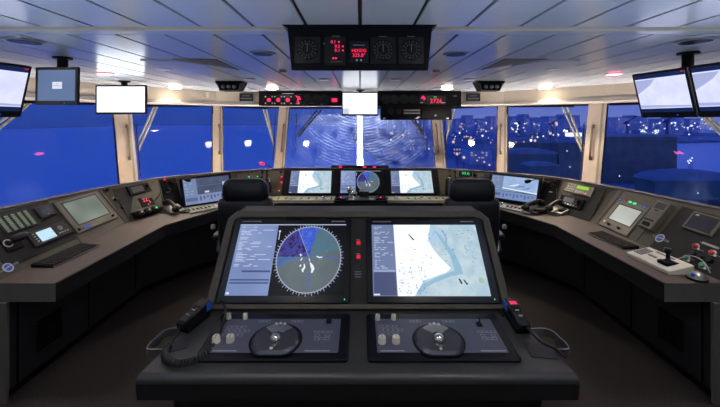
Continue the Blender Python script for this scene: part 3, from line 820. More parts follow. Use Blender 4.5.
# alarm panel with pale green strips
r, f2, a, b = device(fr, ((0, 216), (30, 208), (37, 226), (-4, 238)), 'alarm_panel', 'alarm panel with rows of pale green label strips on the port wing console', 'alarm panel')
MB().mat(M['black']).box(-a, a, -b, b, .001, .012, .002).build('housing', r)
for k in range(5):
    c = -a + (k + .62) * 2 * a / 5.4
    m = MB().mat(M['greenstripe']); m.rect(c - a * .10, c + a * .10, -b * .88, b * .82, .0125)
    m.mat(M['black'])
    for j in range(8): m.rect(c - a * .10, c + a * .10, -b * .88 + j * b * .21, -b * .88 + j * b * .21 + .003, .0128)
    m.build('label_strip', r)
r, f2, a, b = device(fr, ((34, 209), (49, 205), (56, 215), (39, 220)), 'gauge_display', 'small gauge display with dim grey-blue dials right of the alarm panel', 'display')
MB().mat(M['black']).box(-a, a, -b, b, .001, .018, .004).build('housing', r)
m = MB().mat(M['glassgrey']).rect(-a * .7, a * .7, -b * .7, b * .7, .0185); m.mat(scr(70, 80, 105, .6)).disc(-a * .28, 0, a * .26, .019); m.disc(a * .32, b * .1, a * .2, .019); m.mat(scr(120, 130, 160, .8)).rect(-a * .1, a * .1, -b * .6, -b * .45, .019); m.build('screen', r)
r, f2, a, b = device(fr, ((24, 234), (65, 222), (72, 234), (32, 249)), 'engine_monitor', 'small monitor with a glowing white-blue screen and round keypad on the port wing console', 'monitor')
MB().mat(M['black']).box(-a, a, -b, b, .001, .022, .005).build('housing', r)
m = MB().mat(scr(190, 222, 245, 1.1)).rect(-a * .62, a * .12, -b * .68, b * .72, .0225); m.mat(scr(120, 205, 210)).rect(-a * .30, a * .08, -b * .55, -b * .48, .023); m.build('screen', r)
m = MB().mat(M['lightgrey'])
for k in range(4): m.box(-a * .82, -a * .72, b * (.5 - .34 * k), b * (.66 - .34 * k), .022, .026)
m.build('side_keys', r)
m = MB().mat(M['satin']).ring(a * .5, b * .22, b * .2, b * .34, .0235, 20); m.box(a * .47, a * .53, b * .02, b * .42, .022, .027); m.box(a * .4, a * .6, b * .17, b * .27, .022, .027)
m.mat(M['lightgrey'])
for k in range(4): m.box(a * (.28 + .14 * k), a * (.36 + .14 * k), -b * .5, -b * .35, .022, .026)
m.build('keypad', r)
r, f2, a, b = device(fr, ((52.5, 203), (96, 192.5), (117, 217.5), (77, 235)), 'panel_monitor', 'large flush monitor with grey-green blank screen on the port wing console', 'monitor')
m = MB().mat(M['gasket']).box(-a * 1.03, a * 1.03, -b * 1.04, b * 1.04, .001, .005); m.mat(M['olive']).box(-a, a, -b, b, .005, .014, .003); m.build('bezel', r)
m = MB().mat(M['black']).rect(-a * .80, a * .84, -b * .62, b * .88, .0145); m.mat(emis_ramp('screen_grey_green', [(.3, (92, 104, 96)), (.7, (128, 140, 130))], 3, 1)).rect(-a * .74, a * .78, -b * .56, b * .80, .015); m.build('screen', r)
m = MB().mat(M['blueplastic']); m.box(-a * .72, -a * .32, -b * .90, -b * .74, .014, .017); m.build('maker_plate', r)
m = MB().mat(M['black']); knob(m, -a * .88, -b * .82, .014, .012, .015); knob(m, a * .80, -b * .80, .014, .012, .02); m.build('knob', r)
# column of knobs right of it
k1 = MB().mat(M['black'])
for px, py in ((106, 191), (114, 200.5), (121, 209)):
    u, v = fr.pix(px, py); k1 = MB().mat(M['black']); k1.box(u - .03, u + .03, v - .022, v + .022, .001, .008, .002); knob(k1, u, v, .008, .018, .03); cpart(cr, fr, k1, 'knob')
m = MB().mat(M['lightgrey']); u, v = fr.pix(112, 199); m.box(u - .012, u + .012, v - .012, v + .012, .008, .02); cpart(cr, fr, m, 'switch')
# joystick
r, f2, a, b = device(fr, ((0, 240), (16, 236), (22, 248), (4, 254)), 'control_lever', 'black control lever with thick grip low on the near port console', 'lever')
m = MB().mat(M['matte']).box(-a, a, -b, b, .001, .015, .003); m.build('base', r)
m = MB().mat(M['black']).tube([(-a * .3, 0, .01), (-a * .25, -.0, .05), (-a * .1, 0, .075)], .012); m.pillow((0, 0, .085), .06, .028, .028, .7); m.build('grip', r)
m = MB().mat(M['lightgrey']).ring(-a * .4, b * .2, .024, .034, .0155, 20); m.build('scale_ring', r)
# round maker badge
def badge(fr, px, py, rad, label, rot):
    u, v = fr.pix(px, py); f2 = fr.sub(u, v, .0045, rot)
    r = thing('maker_badge', label, 'badge', f2, None)
    m = MB().mat(M['markwhite']).disc(0, 0, rad, .0015); m.mat(M['blueplastic']).disc(0, 0, rad * .72, .0020); m.mat(M['markwhite']).strip([(-rad * .75, -rad * .1), (0, rad * .1), (rad * .75, rad * .12)], rad * .22, .0024); m.build('disc', r)
    m = MB().mat(M['markgrey']).rect(rad * 1.15, rad * 2.2, -rad * .25, rad * .25, .0015); m.rect(-rad * 1.9, -rad * 1.1, -rad * .2, rad * .1, .0015); m.build('name_strip', r)
badge(fr, 7.5, 268, .036, 'round blue and white maker badge low on the near port console', .1)
for px, py in ((4, 222), (39, 205), (43, 208)): pass
# keyboard on the worktop
def keyboard(x, y, rot, w, d, label):
    r = thing('keyboard', label, 'keyboard', flat(x, y, ZB + .001, rot), 'console keyboards')
    MB().mat(M['matte']).rings([[(-w / 2, -d / 2, 0), (w / 2, -d / 2, 0), (w / 2, -d / 2, .010), (-w / 2, -d / 2, .010)], [(-w / 2, d / 2, 0), (w / 2, d / 2, 0), (w / 2, d / 2, .026), (-w / 2, d / 2, .026)]]).build('case', r)
    m = MB().mat(M['paint_dark']); nx, ny = 15, 5
    for j in range(ny):
        y0 = -d / 2 + .014 + j * (d - .028) / ny; y1 = y0 + (d - .028) / ny * .82; z = .010 + .016 * (y0 + d / 2) / d
        for i in range(nx):
            x0 = -w / 2 + .012 + i * (w - .024) / nx; x1 = x0 + (w - .024) / nx * .82
            if j == 0 and 4 <= i <= 9:
                if i == 4: m.box(x0, x0 + (w - .024) / nx * 5.8, y0, y1, z, z + .008, .002)
                continue
            m.box(x0, x1, y0, y1, z, z + .008, .002)
    m.build('keys', r)
    MB().mat(M['silver']).beam((-w / 2, -d / 2 - .002, .006), (w / 2, -d / 2 - .002, .006), .008, .006, (0, 0, 1)).build('front_edge', r)
def wp(px, py, z=ZB):
    Y = FPX * (1.9 - z) / (py - 120); return ((px - 360) * Y / FPX, Y)
c = wp(68, 256); keyboard(c[0], c[1], math.pi / 2 - .02, .44, .17, 'dark keyboard with violet tint lying on the near port worktop')
c = wp(612, 241); keyboard(c[0], c[1], -math.pi / 2 + .06, .40, .15, 'dark flat keyboard on the starboard worktop under the grey screen')

# --- port corner: radio, red digits, handset row, cord
fr = CP['port', 1][1]; cr = CP['port', 1][0]
plate(cr, fr, ((111, 189), (157, 181), (167, 208), (131, 222)), M['paint_dark'], 'dark_panel')
r, f2, a, b = device(fr, ((124.5, 187), (147, 184), (151, 192.5), (130, 196)), 'marine_radio', 'small black marine radio set with grey window at the top of the port corner console', 'radio')
MB().mat(M['matte']).box(-a, a, -b, b, .001, .025, .004).build('housing', r)
MB().mat(M['glassgrey']).rect(-a * .75, a * .35, -b * .6, b * .65, .0255).build('screen', r)
m = MB().mat(M['matte']); knob(m, a * .72, b * .3, .025, .016, .02); m.box(a * .5, a * .9, -b * .6, -b * .2, .025, .031); m.build('knob', r)
r, f2, a, b = device(fr, ((137, 198.5), (151, 196), (154, 205), (141, 208)), 'digit_readout', 'black readout with glowing red digits on the port corner console', 'readout')
MB().mat(M['matte']).box(-a, a, -b, b, .001, .015, .004).build('housing', r)
m = MB().mat(M['redled']); m.text('22.', -a * .05, b * .35, .0156, b * 1.1); m.text('5', a * .4, -b * .25, .0156, b * .8); m.text('.8', 0, -b * .72, .0156, b * .5); m.build('digits', r)
r, f2, a, b = device(fr, ((131, 214), (156, 205.5), (160, 211), (134, 221)), 'handset_rack', 'row of black handset controls with green marks at the foot of the port corner console', 'handset rack')
MB().mat(M['matte']).box(-a, a, -b, b, .001, .02, .005).build('base', r)
for k, gm in ((-.62, 'satin'), (-.05, 'greenstripe'), (.5, 'greenled')):
    m = MB().mat(M['black']).pillow((a * k, 0, .045), a * .24, b * .9, .03, .7); m.mat(M[gm]).box(a * (k - .06), a * (k + .06), -b * .2, b * .2, .072, .078); m.build('handset', r)
def cord(pts, rad, label, coil=0, turns=0, name='cord'):
    if coil:
        P0 = [V(p) for p in pts]; L = [0]
        for a, b in zip(P0, P0[1:]): L.append(L[-1] + (b - a).length)
        N = turns * 10; out = []
        for i in range(N + 1):
            s = L[-1] * i / N; k = max(j for j in range(len(L)) if L[j] <= s + 1e-9); k = min(k, len(P0) - 2)
            q = P0[k].lerp(P0[k + 1], (s - L[k]) / max(1e-9, L[k + 1] - L[k])); t = (P0[k + 1] - P0[k]).normalized()
            a = t.cross(V((0, 0, 1))).normalized(); b = a.cross(t); th = 2 * math.pi * turns * i / N
            out.append(q + a * math.cos(th) * coil + b * math.sin(th) * coil)
        pts = out
    m = MB().mat(M['cordgrey' if coil else 'black']).tube(pts, rad, 6); o = m.build(name); tag(o, label, 'cord'); return o
def crv(pts, n=6):
    """smooth a polyline (Catmull-Rom)"""
    pts = [V(p) for p in pts]; out = []
    for i in range(len(pts) - 1):
        a, b, c, d = pts[max(0, i - 1)], pts[i], pts[i + 1], pts[min(len(pts) - 1, i + 2)]
        for k in range(n):
            t = k / n; out.append(0.5 * ((2 * b) + (c - a) * t + (2 * a - 5 * b + 4 * c - d) * t * t + (3 * b - a - 3 * c + d) * t ** 3))
    return out + [pts[-1]]
def fw(fr, px, py, h): u, v = fr.pix(px, py); return fr.w(u, v, h)
cord(crv([fw(fr, 160, 187, .012), fw(fr, 158, 195, .05), fw(fr, 152, 203, .05), fw(fr, 147, 207, .022)]), .007, 'thin black cord curving down the port corner console to the red readout')
# --- port slim section
fr = CP['port', 2][1]; cr = CP['port', 2][0]
plate(cr, fr, ((159, 180.5), (175, 177.5), (184, 207), (167.5, 212)), M['matte'], 'dark_panel')
for px, py in ((165, 182), (168, 190)):
    u, v = fr.pix(px, py); m = MB().mat(M['black']); knob(m, u, v, .004, .02, .035); cpart(cr, fr, m, 'knob')
u, v = fr.pix(168, 191.5); m = MB().mat(M['markwhite']).rect(u - .02, u + .02, v - .012, v - .004, .0046); u, v = fr.pix(164.5, 179.8); m.mat(M['redled']).box(u - .012, u + .012, v - .008, v + .008, .004, .012); cpart(cr, fr, m, 'marking')
# phone handset on the worktop
def phone(px, py, rot, label, white=True, k=1.18):
    x, y = wp(px, py); r = thing('telephone', label, 'telephone', flat(x, y, ZB + .001, rot), None)
    def q(*p): return tuple(c_ * k for c_ in p)
    MB().mat(M['silver' if white else 'matte']).rings([[q(-.075, -.09, 0), q(.075, -.09, 0), q(.075, -.09, .02), q(-.075, -.09, .02)], [q(-.075, .09, 0), q(.075, .09, 0), q(.075, .09, .055), q(-.075, .09, .055)]]).build('cradle', r)
    pts = [q(*p) for p in ((-.03, -.115, .060), (-.03, -.06, .085), (-.03, .04, .105), (-.03, .105, .092))]
    hs = MB().mat(M['black']).tube(crv(pts), [.026 * k] * 3 + [.019 * k] * 12 + [.024 * k] * 4, 10)
    hs.pillow(q(-.03, -.11, .052), .034 * k, .034 * k, .026 * k, .7); hs.pillow(q(-.03, .105, .084), .034 * k, .034 * k, .026 * k, .7); hs.build('handset', r)
    MB().mat(M['matte']).box(.02 * k, .06 * k, -.05 * k, .05 * k, .03 * k, .047 * k, .004).build('keypad', r)
    MB().mat(M['black']).tube(crv([q(-.03, -.12, .05), q(-.0, -.17, .02), q(.07, -.16, .012), q(.09, -.06, .012)]), .007, 6).build('handset_cord', r)
phone(174, 212, .9, 'white desk telephone with black handset at the corner of the port worktop')
phone(536, 212.5, -1.2, 'black desk telephone with thick handset beside the starboard angled display', False)
phone(559, 213, -1.1, 'white desk telephone with black handset in front of the green-lit radio')
# --- angled displays
def display(key, q, label, star):
    fr = CP[key][1]
    u0, u1, v0, v1 = fr.rect(*q); f2 = fr.sub((u0 + u1) / 2, (v0 + v1) / 2, .016); a, b = (u1 - u0) / 2, (v1 - v0) / 2
    r = thing('conning_display', label, 'display', f2, 'angled conning displays')
    MB().mat(M['bezel']).box(-a - .035, a + .035, -b - .03, b + .03, 0, .022, .004).build('bezel', r)
    m = MB()
    m.mat(scr(118, 135, 172)).rect(-a, -a * .46, -b, b, .0226)
    m.mat(scr(165, 182, 215)).lines(-a * .95, -a * .5, -b * .4, b * .9, 11, .023, random.Random(3))
    m.mat(scr(88, 100, 140)).rect(-a * .97, -a * .5, -b * .75, -b * .5, .023)
    if not star:
        m.mat(emis_ramp('screen_grey_sea', [(.35, (62, 72, 98)), (.65, (84, 94, 120))], 6, 4)).rect(-a * .46, a, -b * .30, b, .0226)
        m.mat(scr(96, 108, 135)).rect(-a * .44, a * .98, b * .34, b * .38, .023)
        m.mat(scr(205, 215, 230)); m.rect(-a * .16, a * .02, -b * .22, -b * .08, .0234)
        m.mat(scr(176, 200, 226)).rect(a * .66, a * .95, -b * .12, b * .52, .0234)
        m.mat(scr(125, 142, 180)).rect(-a * .46, a, -b, -b * .30, .0226)
        m.mat(scr(80, 90, 130))
        for k in range(9): m.rect(-a * .4 + k * a * .15, -a * .33 + k * a * .15, -b * (.8 - .1 * (k % 3)), -b * .45, .0232)
    else:
        m.mat(emis_ramp('screen_pale_sea', [(.35, (140, 168, 215)), (.65, (168, 192, 228))], 5, 3)).rect(-a * .46, a, -b * .30, b, .0226)
        m.mat(scr(225, 238, 245)).poly([(-a * .46, -b * .15), (a, -b * .30), (a, -b * .20), (-a * .46, -b * .02)], .0232)
        m.mat(scr(40, 90, 110)).poly([(-a * .46, -b * .20), (a, -b * .36), (a, -b * .30), (-a * .46, -b * .13)], .0233)
        m.mat(scr(215, 228, 240)).poly([(-a * .25, b * .14), (a * .2, b * .42), (a * .25, b * .36), (a * .05, b * .12)], .0233)
        m.mat(scr(90, 120, 165)).poly([(-a * .1, b * .08), (a * .5, b * .2), (a * .45, b * .28), (-a * .05, b * .12)], .0234)
        m.mat(scr(60, 100, 190)).poly([(a * .34, -b * .02), (a * .72, b * .22), (a * .62, b * .05)], .0235)
        m.mat(scr(118, 142, 190)).rect(-a * .46, a, -b, -b * .34, .0226)
        m.mat(scr(84, 100, 150))
        for k in range(9): m.rect(-a * .4 + k * a * .15, -a * .33 + k * a * .15, -b * (.85 - .1 * (k % 3)), -b * .5, .0232)
    m.build('screen', r)
    return r
display(('port', 3), ((181, 181), (228, 176), (231, 199), (186, 207)), 'wide display with grey chart panels facing inward from the port console', False)
display(('starboard', 3), ((492, 175.5), (540, 180.5), (536, 204), (491, 198)), 'wide display with pale blue ship picture facing inward from the starboard console', True)
# light desk strip before the angled displays
def deskstrip(q, label, balls, z=ZB):
    pts = [wp(*p) for p in q]; cx = sum(p[0] for p in pts) / 4; cy = sum(p[1] for p in pts) / 4
    ang = math.atan2(pts[1][1] - pts[0][1], pts[1][0] - pts[0][0]); fr = flat(cx, cy, z + .001, ang)
    loc = [((x - cx) * math.cos(ang) + (y - cy) * math.sin(ang), -(x - cx) * math.sin(ang) + (y - cy) * math.cos(ang)) for x, y in pts]
    r = thing('trackball_keyboard', label, 'keyboard', fr, 'console keyboard panels')
    MB().mat(M['olivelight']).prism(loc, 0, .014, .004).build('panel', r)
    l = min(p[0] for p in loc); h = max(p[0] for p in loc); d = min(abs(p[1]) for p in loc)
    for k in balls:
        u = l + (h - l) * k
        m = MB().mat(M['satin']).lathe(u, 0, [(.062, .014), (.058, .022), (.03, .024)], 20); m.build('trackball_ring', r)
        MB().mat(M['chrome']).ball((u, 0, .026), .024, 14).build('trackball', r)
    m = MB().mat(M['matte'])
    for i in range(9):
        u = l + (h - l) * (i + .7) / 10
        if min(abs(u - (l + (h - l) * k)) for k in balls + [9]) < .08: continue
        for j in (-.4, .1): m.box(u - .010, u + .010, d * j, d * j + .022, .014, .020, .002)
    m.build('keys', r)
    return r
deskstrip(((188, 209), (222, 203.5), (223, 207.5), (190, 214.5)), 'grey keyboard panel before the port angled display', [.8])
deskstrip(((497, 203.5), (532, 209), (530, 214.5), (496, 207.5)), 'grey keyboard panel before the starboard angled display', [.2])
deskstrip(((268, 197.5), (341, 197.5), (341, 201.5), (266, 201.5)), 'light keyboard panel with two trackballs before the first front screen', [.36, .76])
deskstrip(((383, 197.5), (450, 197.5), (452, 201.5), (383, 201.5)), 'light keyboard panel with two trackballs before the last front screen', [.2, .56])

# --- pilot units beside the chairs
fr = CP['port', 4][1]; cr = CP['port', 4][0]
plate(cr, fr, ((244, 173), (280, 170), (280, 194), (240, 199)), M['paint'], 'panel_plate')
for px, py, m in ((236, 176, 'black'), (249, 177, 'greenled'), (257.5, 176.7, 'greenled'), (262, 172, 'black'), (267, 171.8, 'black'), (268, 176, 'black'), (262, 177, 'black'), (250, 172.5, 'satin'), (254, 172.3, 'satin'), (271, 187, 'black')):
    u, v = fr.pix(px, py); mb = MB().mat(M[m]); knob(mb, u, v, .004, .017 if m == 'black' else .010, .025 if m == 'black' else .008); cpart(cr, fr, mb, 'knob' if m in ('black', 'satin') else 'indicator_lamp')
for px, py, m in ((281.5, 177, 'redled'), (281.5, 182.5, 'redled'), (279, 191, 'orangeled')):
    u, v = fr.pix(px, py); mb = MB().mat(M[m]); mb.lathe(u, v, [(.013, .001), (.012, .012), (.006, .015)], 12); cpart(cr, fr, mb, 'push_button')
u, v = fr.pix(264, 186); f2 = fr.sub(u, v)
r = thing('flag_phone', 'black handset block with a red screen behind the port chair', 'telephone', f2)
MB().mat(M['black']).box(-.045, .045, -.12, .10, .001, .05, .01).build('base', r)
MB().mat(M['redled']).rect(-.03, .03, .0, .04, .0506).build('red_key', r)
MB().mat(M['black']).tube(crv([(.075, -.11, .03), (.08, -.05, .06), (.075, .05, .06), (.07, .12, .03)]), [.022] * 4 + [.015] * 11 + [.022] * 4, 10).build('handset', r)
MB().mat(M['silver']).tube([(.075, .03, .077), (.075, .09, .07)], .010, 8).build('handset_cap', r)
# gooseneck lamp; red head glow stands in for a window reflection
def gooseneck(fr, base, mids, head, mhead, label, name='gooseneck_lamp', cat='lamp', hs=.022):
    p0 = fw(fr, base[0], base[1], 0); r = thing(name, label, cat, Frame(p0, fr.u, fr.v)); f2 = Frame(p0, fr.u, fr.v)
    def l(px, py, h): u, v = f2.pix(px, py); return (u, v, h)
    MB().mat(M['black']).lathe(0, 0, [(.022, .001), (.022, .014), (.012, .022)], 14).build('base', r)
    pts = [(0, 0, .01)] + [l(*m) for m in mids] + [l(*head)]
    MB().mat(M['black']).tube(crv(pts), .006, 6).build('neck', r)
    q = V(pts[-1]); t = (V(pts[-1]) - V(pts[-2])).normalized()
    MB().mat(M[mhead]).tube([q - t * .03, q, q + t * .03, q + t * .05], [.012, hs, hs, hs * .7], 10).build('head', r)
    return r
gooseneck(fr, (281, 172), [(278, 171, .05), (273, 170.5, .07), (267, 167, .07)], (262.5, 165.6, .07), 'redled', 'gooseneck lamp with head glowing red as a window reflection over the port front console')
fr4 = CP['starboard', 4][1]; cr4 = CP['starboard', 4][0]
plate(cr4, fr4, ((440, 170), (477, 173), (480, 199), (440, 194)), M['paint'], 'panel_plate')
for px, py in ((438, 172), (437, 177), (439, 186), (440, 191), (450, 171), (450, 176), (455, 172), (455, 176), (486, 176)):
    u, v = fr4.pix(px, py); mb = MB().mat(M['black']); knob(mb, u, v, .004, .015, .022); cpart(cr4, fr4, mb, 'knob')
r, f2, a, b = device(fr4, ((459, 171), (472, 172), (472.5, 177.5), (459, 176.5)), 'speed_readout', 'small readout with bright green digits behind the starboard chair', 'readout')
MB().mat(M['matte']).box(-a, a, -b, b, .001, .012, .003).build('housing', r)
MB().mat(M['greenled']).text('99.0', 0, .004, .0126, b * 1.5).build('digits', r)
u, v = fr4.pix(474.5, 174.5); mb = MB().mat(M['black']); knob(mb, u, v, .004, .03, .04); cpart(cr4, fr4, mb, 'dial_knob')
u, v = fr4.pix(449, 187); f2 = fr4.sub(u, v)
r = thing('flag_phone', 'black handset on the console beside the starboard chair headrest', 'telephone', f2)
MB().mat(M['matte']).box(-.05, .05, -.12, .12, .001, .03, .008).build('base', r)
MB().mat(M['black']).tube(crv([(0, -.12, .04), (0, -.05, .075), (0, .05, .075), (0, .12, .04)]), [.024] * 4 + [.016] * 11 + [.024] * 4, 10).build('handset', r)

# --- front screens
fr = CP['front'][1]; cr = CP['front'][0]
u0, u1, v0, v1 = plate(cr, fr, ((284, 169.5), (438, 169.5), (440, 195.5), (282, 195.5)), M['bezel'], 'black_fascia', .012, .003)
def screenthing(q, label, name, cat, group):
    a0, a1, b0, b1 = fr.rect(*q); f2 = fr.sub((a0 + a1) / 2, (b0 + b1) / 2, .013); a, b = (a1 - a0) / 2, (b1 - b0) / 2
    r = thing(name, label, cat, f2, group); MB().mat(M['bezel']).box(-a - .03, a + .03, -b - .02, b + .02, 0.0, .010, .003).build('bezel', r)
    return r, a, b
def chart(m, a, b, h, bar):
    m.mat(scr(112, 126, 165)).rect(-a, -a + bar, -b, b, h); m.mat(scr(180, 195, 225)).lines(-a + bar * .1, -a + bar * .95, -b * .3, b * .95, 24, h + .0004, random.Random(int(a * 999)))
    m.mat(scr(72, 82, 118)).rect(-a + bar * .04, -a + bar * .96, -b * .98, -b * .35, h + .0003)
    m.mat(scr(150, 165, 200)).rect(-a + bar * .04, -a + bar * .96, -b * .38, -b * .32, h + .0005)
    L = -a + bar; W = a - L
    m.mat(emis_ramp('chart_shallow', [(.4, (172, 200, 216)), (.6, (196, 216, 224))], 14, 6)).rect(L, a, -b, b, h)
    def p(x, y): return (L + W * x, b - 2 * b * y)
    m.mat(emis_ramp('chart_land', [(.27, (205, 212, 232)), (.36, (238, 243, 252)), (.6, (246, 250, 255))], 22, 8, 1.12))
    m.poly([p(0, 0), p(.45, 0), p(.40, .22), (p(.43, .34)), p(.52, .50), p(.62, .64), p(.55, .70), p(.30, .80), p(.18, 1), p(0, 1)], h + .0004)
    m.mat(scr(176, 205, 232)).poly([p(.45, 0), p(.56, .05), p(.62, .2), p(.60, .28), p(.52, .24), p(.44, .3), p(.41, .2)], h + .0005)
    m.mat(scr(146, 188, 212)).strip([p(.50, .10), p(.58, .26), p(.66, .45), p(.70, .66)], [W * .02, W * .04, W * .06, W * .09], h + .0006)
    m.strip([p(.74, .68), p(.60, .72), p(.42, .80), p(.28, .88), p(.22, .98)], [W * .06, W * .045, W * .04, W * .045, W * .05], h + .0006)
    m.mat(scr(128, 136, 196)); rg = random.Random(4)
    for k in range(150):
        x, y = (rg.uniform(.02, .32), rg.uniform(.60, .97)) if k < 80 else ((rg.uniform(.05, .5), rg.uniform(.05, .6)) if k < 104 else (rg.uniform(.55, .95), rg.uniform(.08, .55)))
        c = p(x, y); s_ = W * rg.uniform(.003, .008); m.rect(c[0] - s_, c[0] + s_, c[1] - s_ * .7, c[1] + s_ * .7, h + .0008)
    m.mat(scr(150, 175, 205)).strip([p(.58, .08), p(.62, .2), p(.60, .35)], W * .02, h + .0007)
    m.mat(scr(48, 58, 78)); m.poly([p(.68, .78), p(.70, .78), p(.72, .84), p(.70, .85)], h + .0009); m.poly([p(.73, .79), p(.745, .79), p(.78, .85), p(.76, .86)], h + .0009); m.poly([p(.17, .15), p(.18, .145), p(.24, .235), (p(.22, .24))], h + .0009)
    m.mat(scr(165, 195, 165)).disc(*p(.93, .80), W * .03, h + .0009, 12)
    m.mat(scr(230, 238, 250)).lines(-a + .005, -a + W * .45, -b * .99, -b * .93, 1, h + .001, random.Random(1), 1, .6)
def radar(m, a, b, h, bar):
    m.mat(scr(6, 8, 16)).rect(-a, a, -b, b, h)
    m.mat(emis_ramp('radar_sidebar', [(.3, (112, 130, 178)), (.7, (136, 154, 200))], 3, 1)).rect(-a, -a + bar, -b, b, h + .0003)
    m.mat(scr(205, 216, 240)).lines(-a + bar * .06, -a + bar * .95, -b * .3, b * .93, 27, h + .0007, random.Random(8), .8, .38)
    m.mat(scr(70, 82, 130)).rect(-a + bar * .28, -a + bar * .97, -b * .40, -b * .35, h + .0006); m.rect(-a + bar * .04, -a + bar * .97, -b * .62, -b * .58, h + .0006); m.rect(-a + bar * .04, -a + bar * .97, -b * .70, -b * .66, h + .0006)
    m.mat(scr(225, 232, 250)).lines(-a + bar * .02, -a + bar * .7, -b * .98, -b * .90, 1, h + .0008, random.Random(2), 1, .6)
    m.mat(scr(180, 190, 215)).rect(-a, a, b * .97, b, h + .0005)
    rx = min((2 * a - bar) / 2 * .94, b * .93); cx, cy = -a + bar + (2 * a - bar) / 2 * .98, -b * .01
    m.mat(emis_ramp('radar_land_grey', [(.3, (86, 98, 108)), (.7, (98, 110, 114))], 8, 3)).disc(cx, cy, rx, h + .0004, 48)
    # sector colours: deep blue wedge, teal flank, dark purple speckle
    k = .16 / rx if rx > .12 else .7
    m.mat(emis_ramp('radar_teal', [(.36, (92, 104, 110)), (.47, (72, 116, 140)), (.58, (88, 108, 118)), (.7, (78, 92, 130))], 26 * k, 10, rough=.75)).disc(cx, cy - rx * .02, rx * .98, h + .0006, 14, math.radians(18), math.radians(82))
    m.mat(emis_ramp('radar_blue', [(.34, (40, 48, 140)), (.46, (58, 84, 205)), (.56, (74, 108, 214)), (.68, (92, 120, 190))], 44 * k, 10, rough=.8)).disc(cx, cy + rx * .05, rx * .93, h + .0007, 12, math.radians(76), math.radians(118))
    m.mat(emis_ramp('radar_purple', [(.43, (6, 6, 14)), (.49, (60, 44, 112)), (.53, (70, 74, 180)), (.60, (24, 20, 44)), (.68, (120, 104, 190))], 40 * k, 10, rough=.8)).disc(cx, cy + rx * .04, rx * .96, h + .0007, 14, math.radians(118), math.radians(182))
    m.mat(emis_ramp('radar_teal_low', [(.36, (58, 72, 190)), (.48, (74, 110, 160)), (.58, (96, 112, 116))], 30 * k, 10, rough=.8)).poly([(cx - rx * .97, cy + rx * .04), (cx + rx * .05, cy + rx * .04), (cx - rx * .25, cy - rx * .07), (cx - rx * .6, cy - rx * .16), (cx - rx * .94, cy - rx * .26)], h + .0008)
    m.mat(scr(168, 178, 204)).ring(cx, cy, rx * .985, rx * 1.01, h + .0012, 48)
    for q in range(72):
        t = 2 * math.pi * q / 72; l = 1.05 if q % 2 else 1.09
        m.strip([(cx + rx * math.cos(t), cy + rx * math.sin(t)), (cx + rx * l * math.cos(t), cy + rx * l * math.sin(t))], rx * .018, h + .0012)
    m.strip([(cx - rx * .42, cy + rx * .92), (cx + rx * .06, cy - rx * .12)], rx * .012, h + .0014)
    m.mat(scr(235, 240, 245))
    for pts, w in (([(-.28, .12), (-.24, .06)], .04), ([(-.2, .0), (-.24, -.08)], .03), ([(-.12, -.18), (-.10, -.28), (-.16, -.36), (-.13, -.42)], [.03, .06, .07, .03]), ([(.06, -.14), (.12, -.24), (.16, -.32), (.13, -.44)], [.03, .09, .10, .04]), ([(-.22, -.2), (-.25, -.26)], .04), ([(.24, .05), (.30, .02), (.42, .02)], .035), ([(.02, -.02), (.04, -.1)], .025)):
        m.strip([(cx + rx * x, cy + rx * y) for x, y in pts], [rx * e for e in w] if isinstance(w, list) else rx * w, h + .0016)
    m.mat(scr(96, 132, 196)); rg = random.Random(12)
    for _ in range(26):
        x, y = rg.gauss(0, .22), rg.gauss(-.12, .2); s_ = rg.uniform(.008, .022); m.rect(cx + rx * (x - s_), cx + rx * (x + s_), cy + rx * (y - s_), cy + rx * (y + s_), h + .0015)
    m.mat(scr(70, 95, 190)).strip([(cx + rx * .08, cy - rx * .3), (cx + rx * .07, cy - rx * .55), (cx + rx * .05, cy - rx * .85)], rx * .035, h + .0013)
    m.strip([(cx + rx * .45, cy + rx * .03), (cx + rx * .7, cy + rx * .04), (cx + rx * .92, cy - rx * .08)], rx * .025, h + .0013)
    m.mat(scr(215, 222, 235)).strip([(-a + bar * 1.06, b * .78), (-a + bar * 1.06, b * .52)], a * .012, h + .001); m.disc(-a + bar * 1.06, b * .78, a * .02, h + .0011, 10)
r, a, b = screenthing(((291, 171.5), (331, 171.5), (331.5, 193.5), (289.5, 193.5)), 'front chart screen with pale map, first of the three under the front window', 'chart_display', 'display', 'front row screens')
m = MB(); chart(m, a, b, .0106, a * .42); m.build('screen', r)
r, a, b = screenthing(((341, 171.5), (381, 171.5), (381, 193.5), (340.5, 193.5)), 'small round radar screen in the middle of the three under the front window', 'radar_display', 'display', 'front row screens')
m = MB(); radar(m, a, b, .0106, a * .74); m.build('screen', r)
r, a, b = screenthing(((391, 171.5), (431, 171.5), (433, 193.5), (391, 193.5)), 'front chart screen with pale map, nearest the green digits, right of the small radar', 'chart_display', 'display', 'front row screens')
m = MB(); chart(m, a, b, .0106, a * .42); m.build('screen', r)
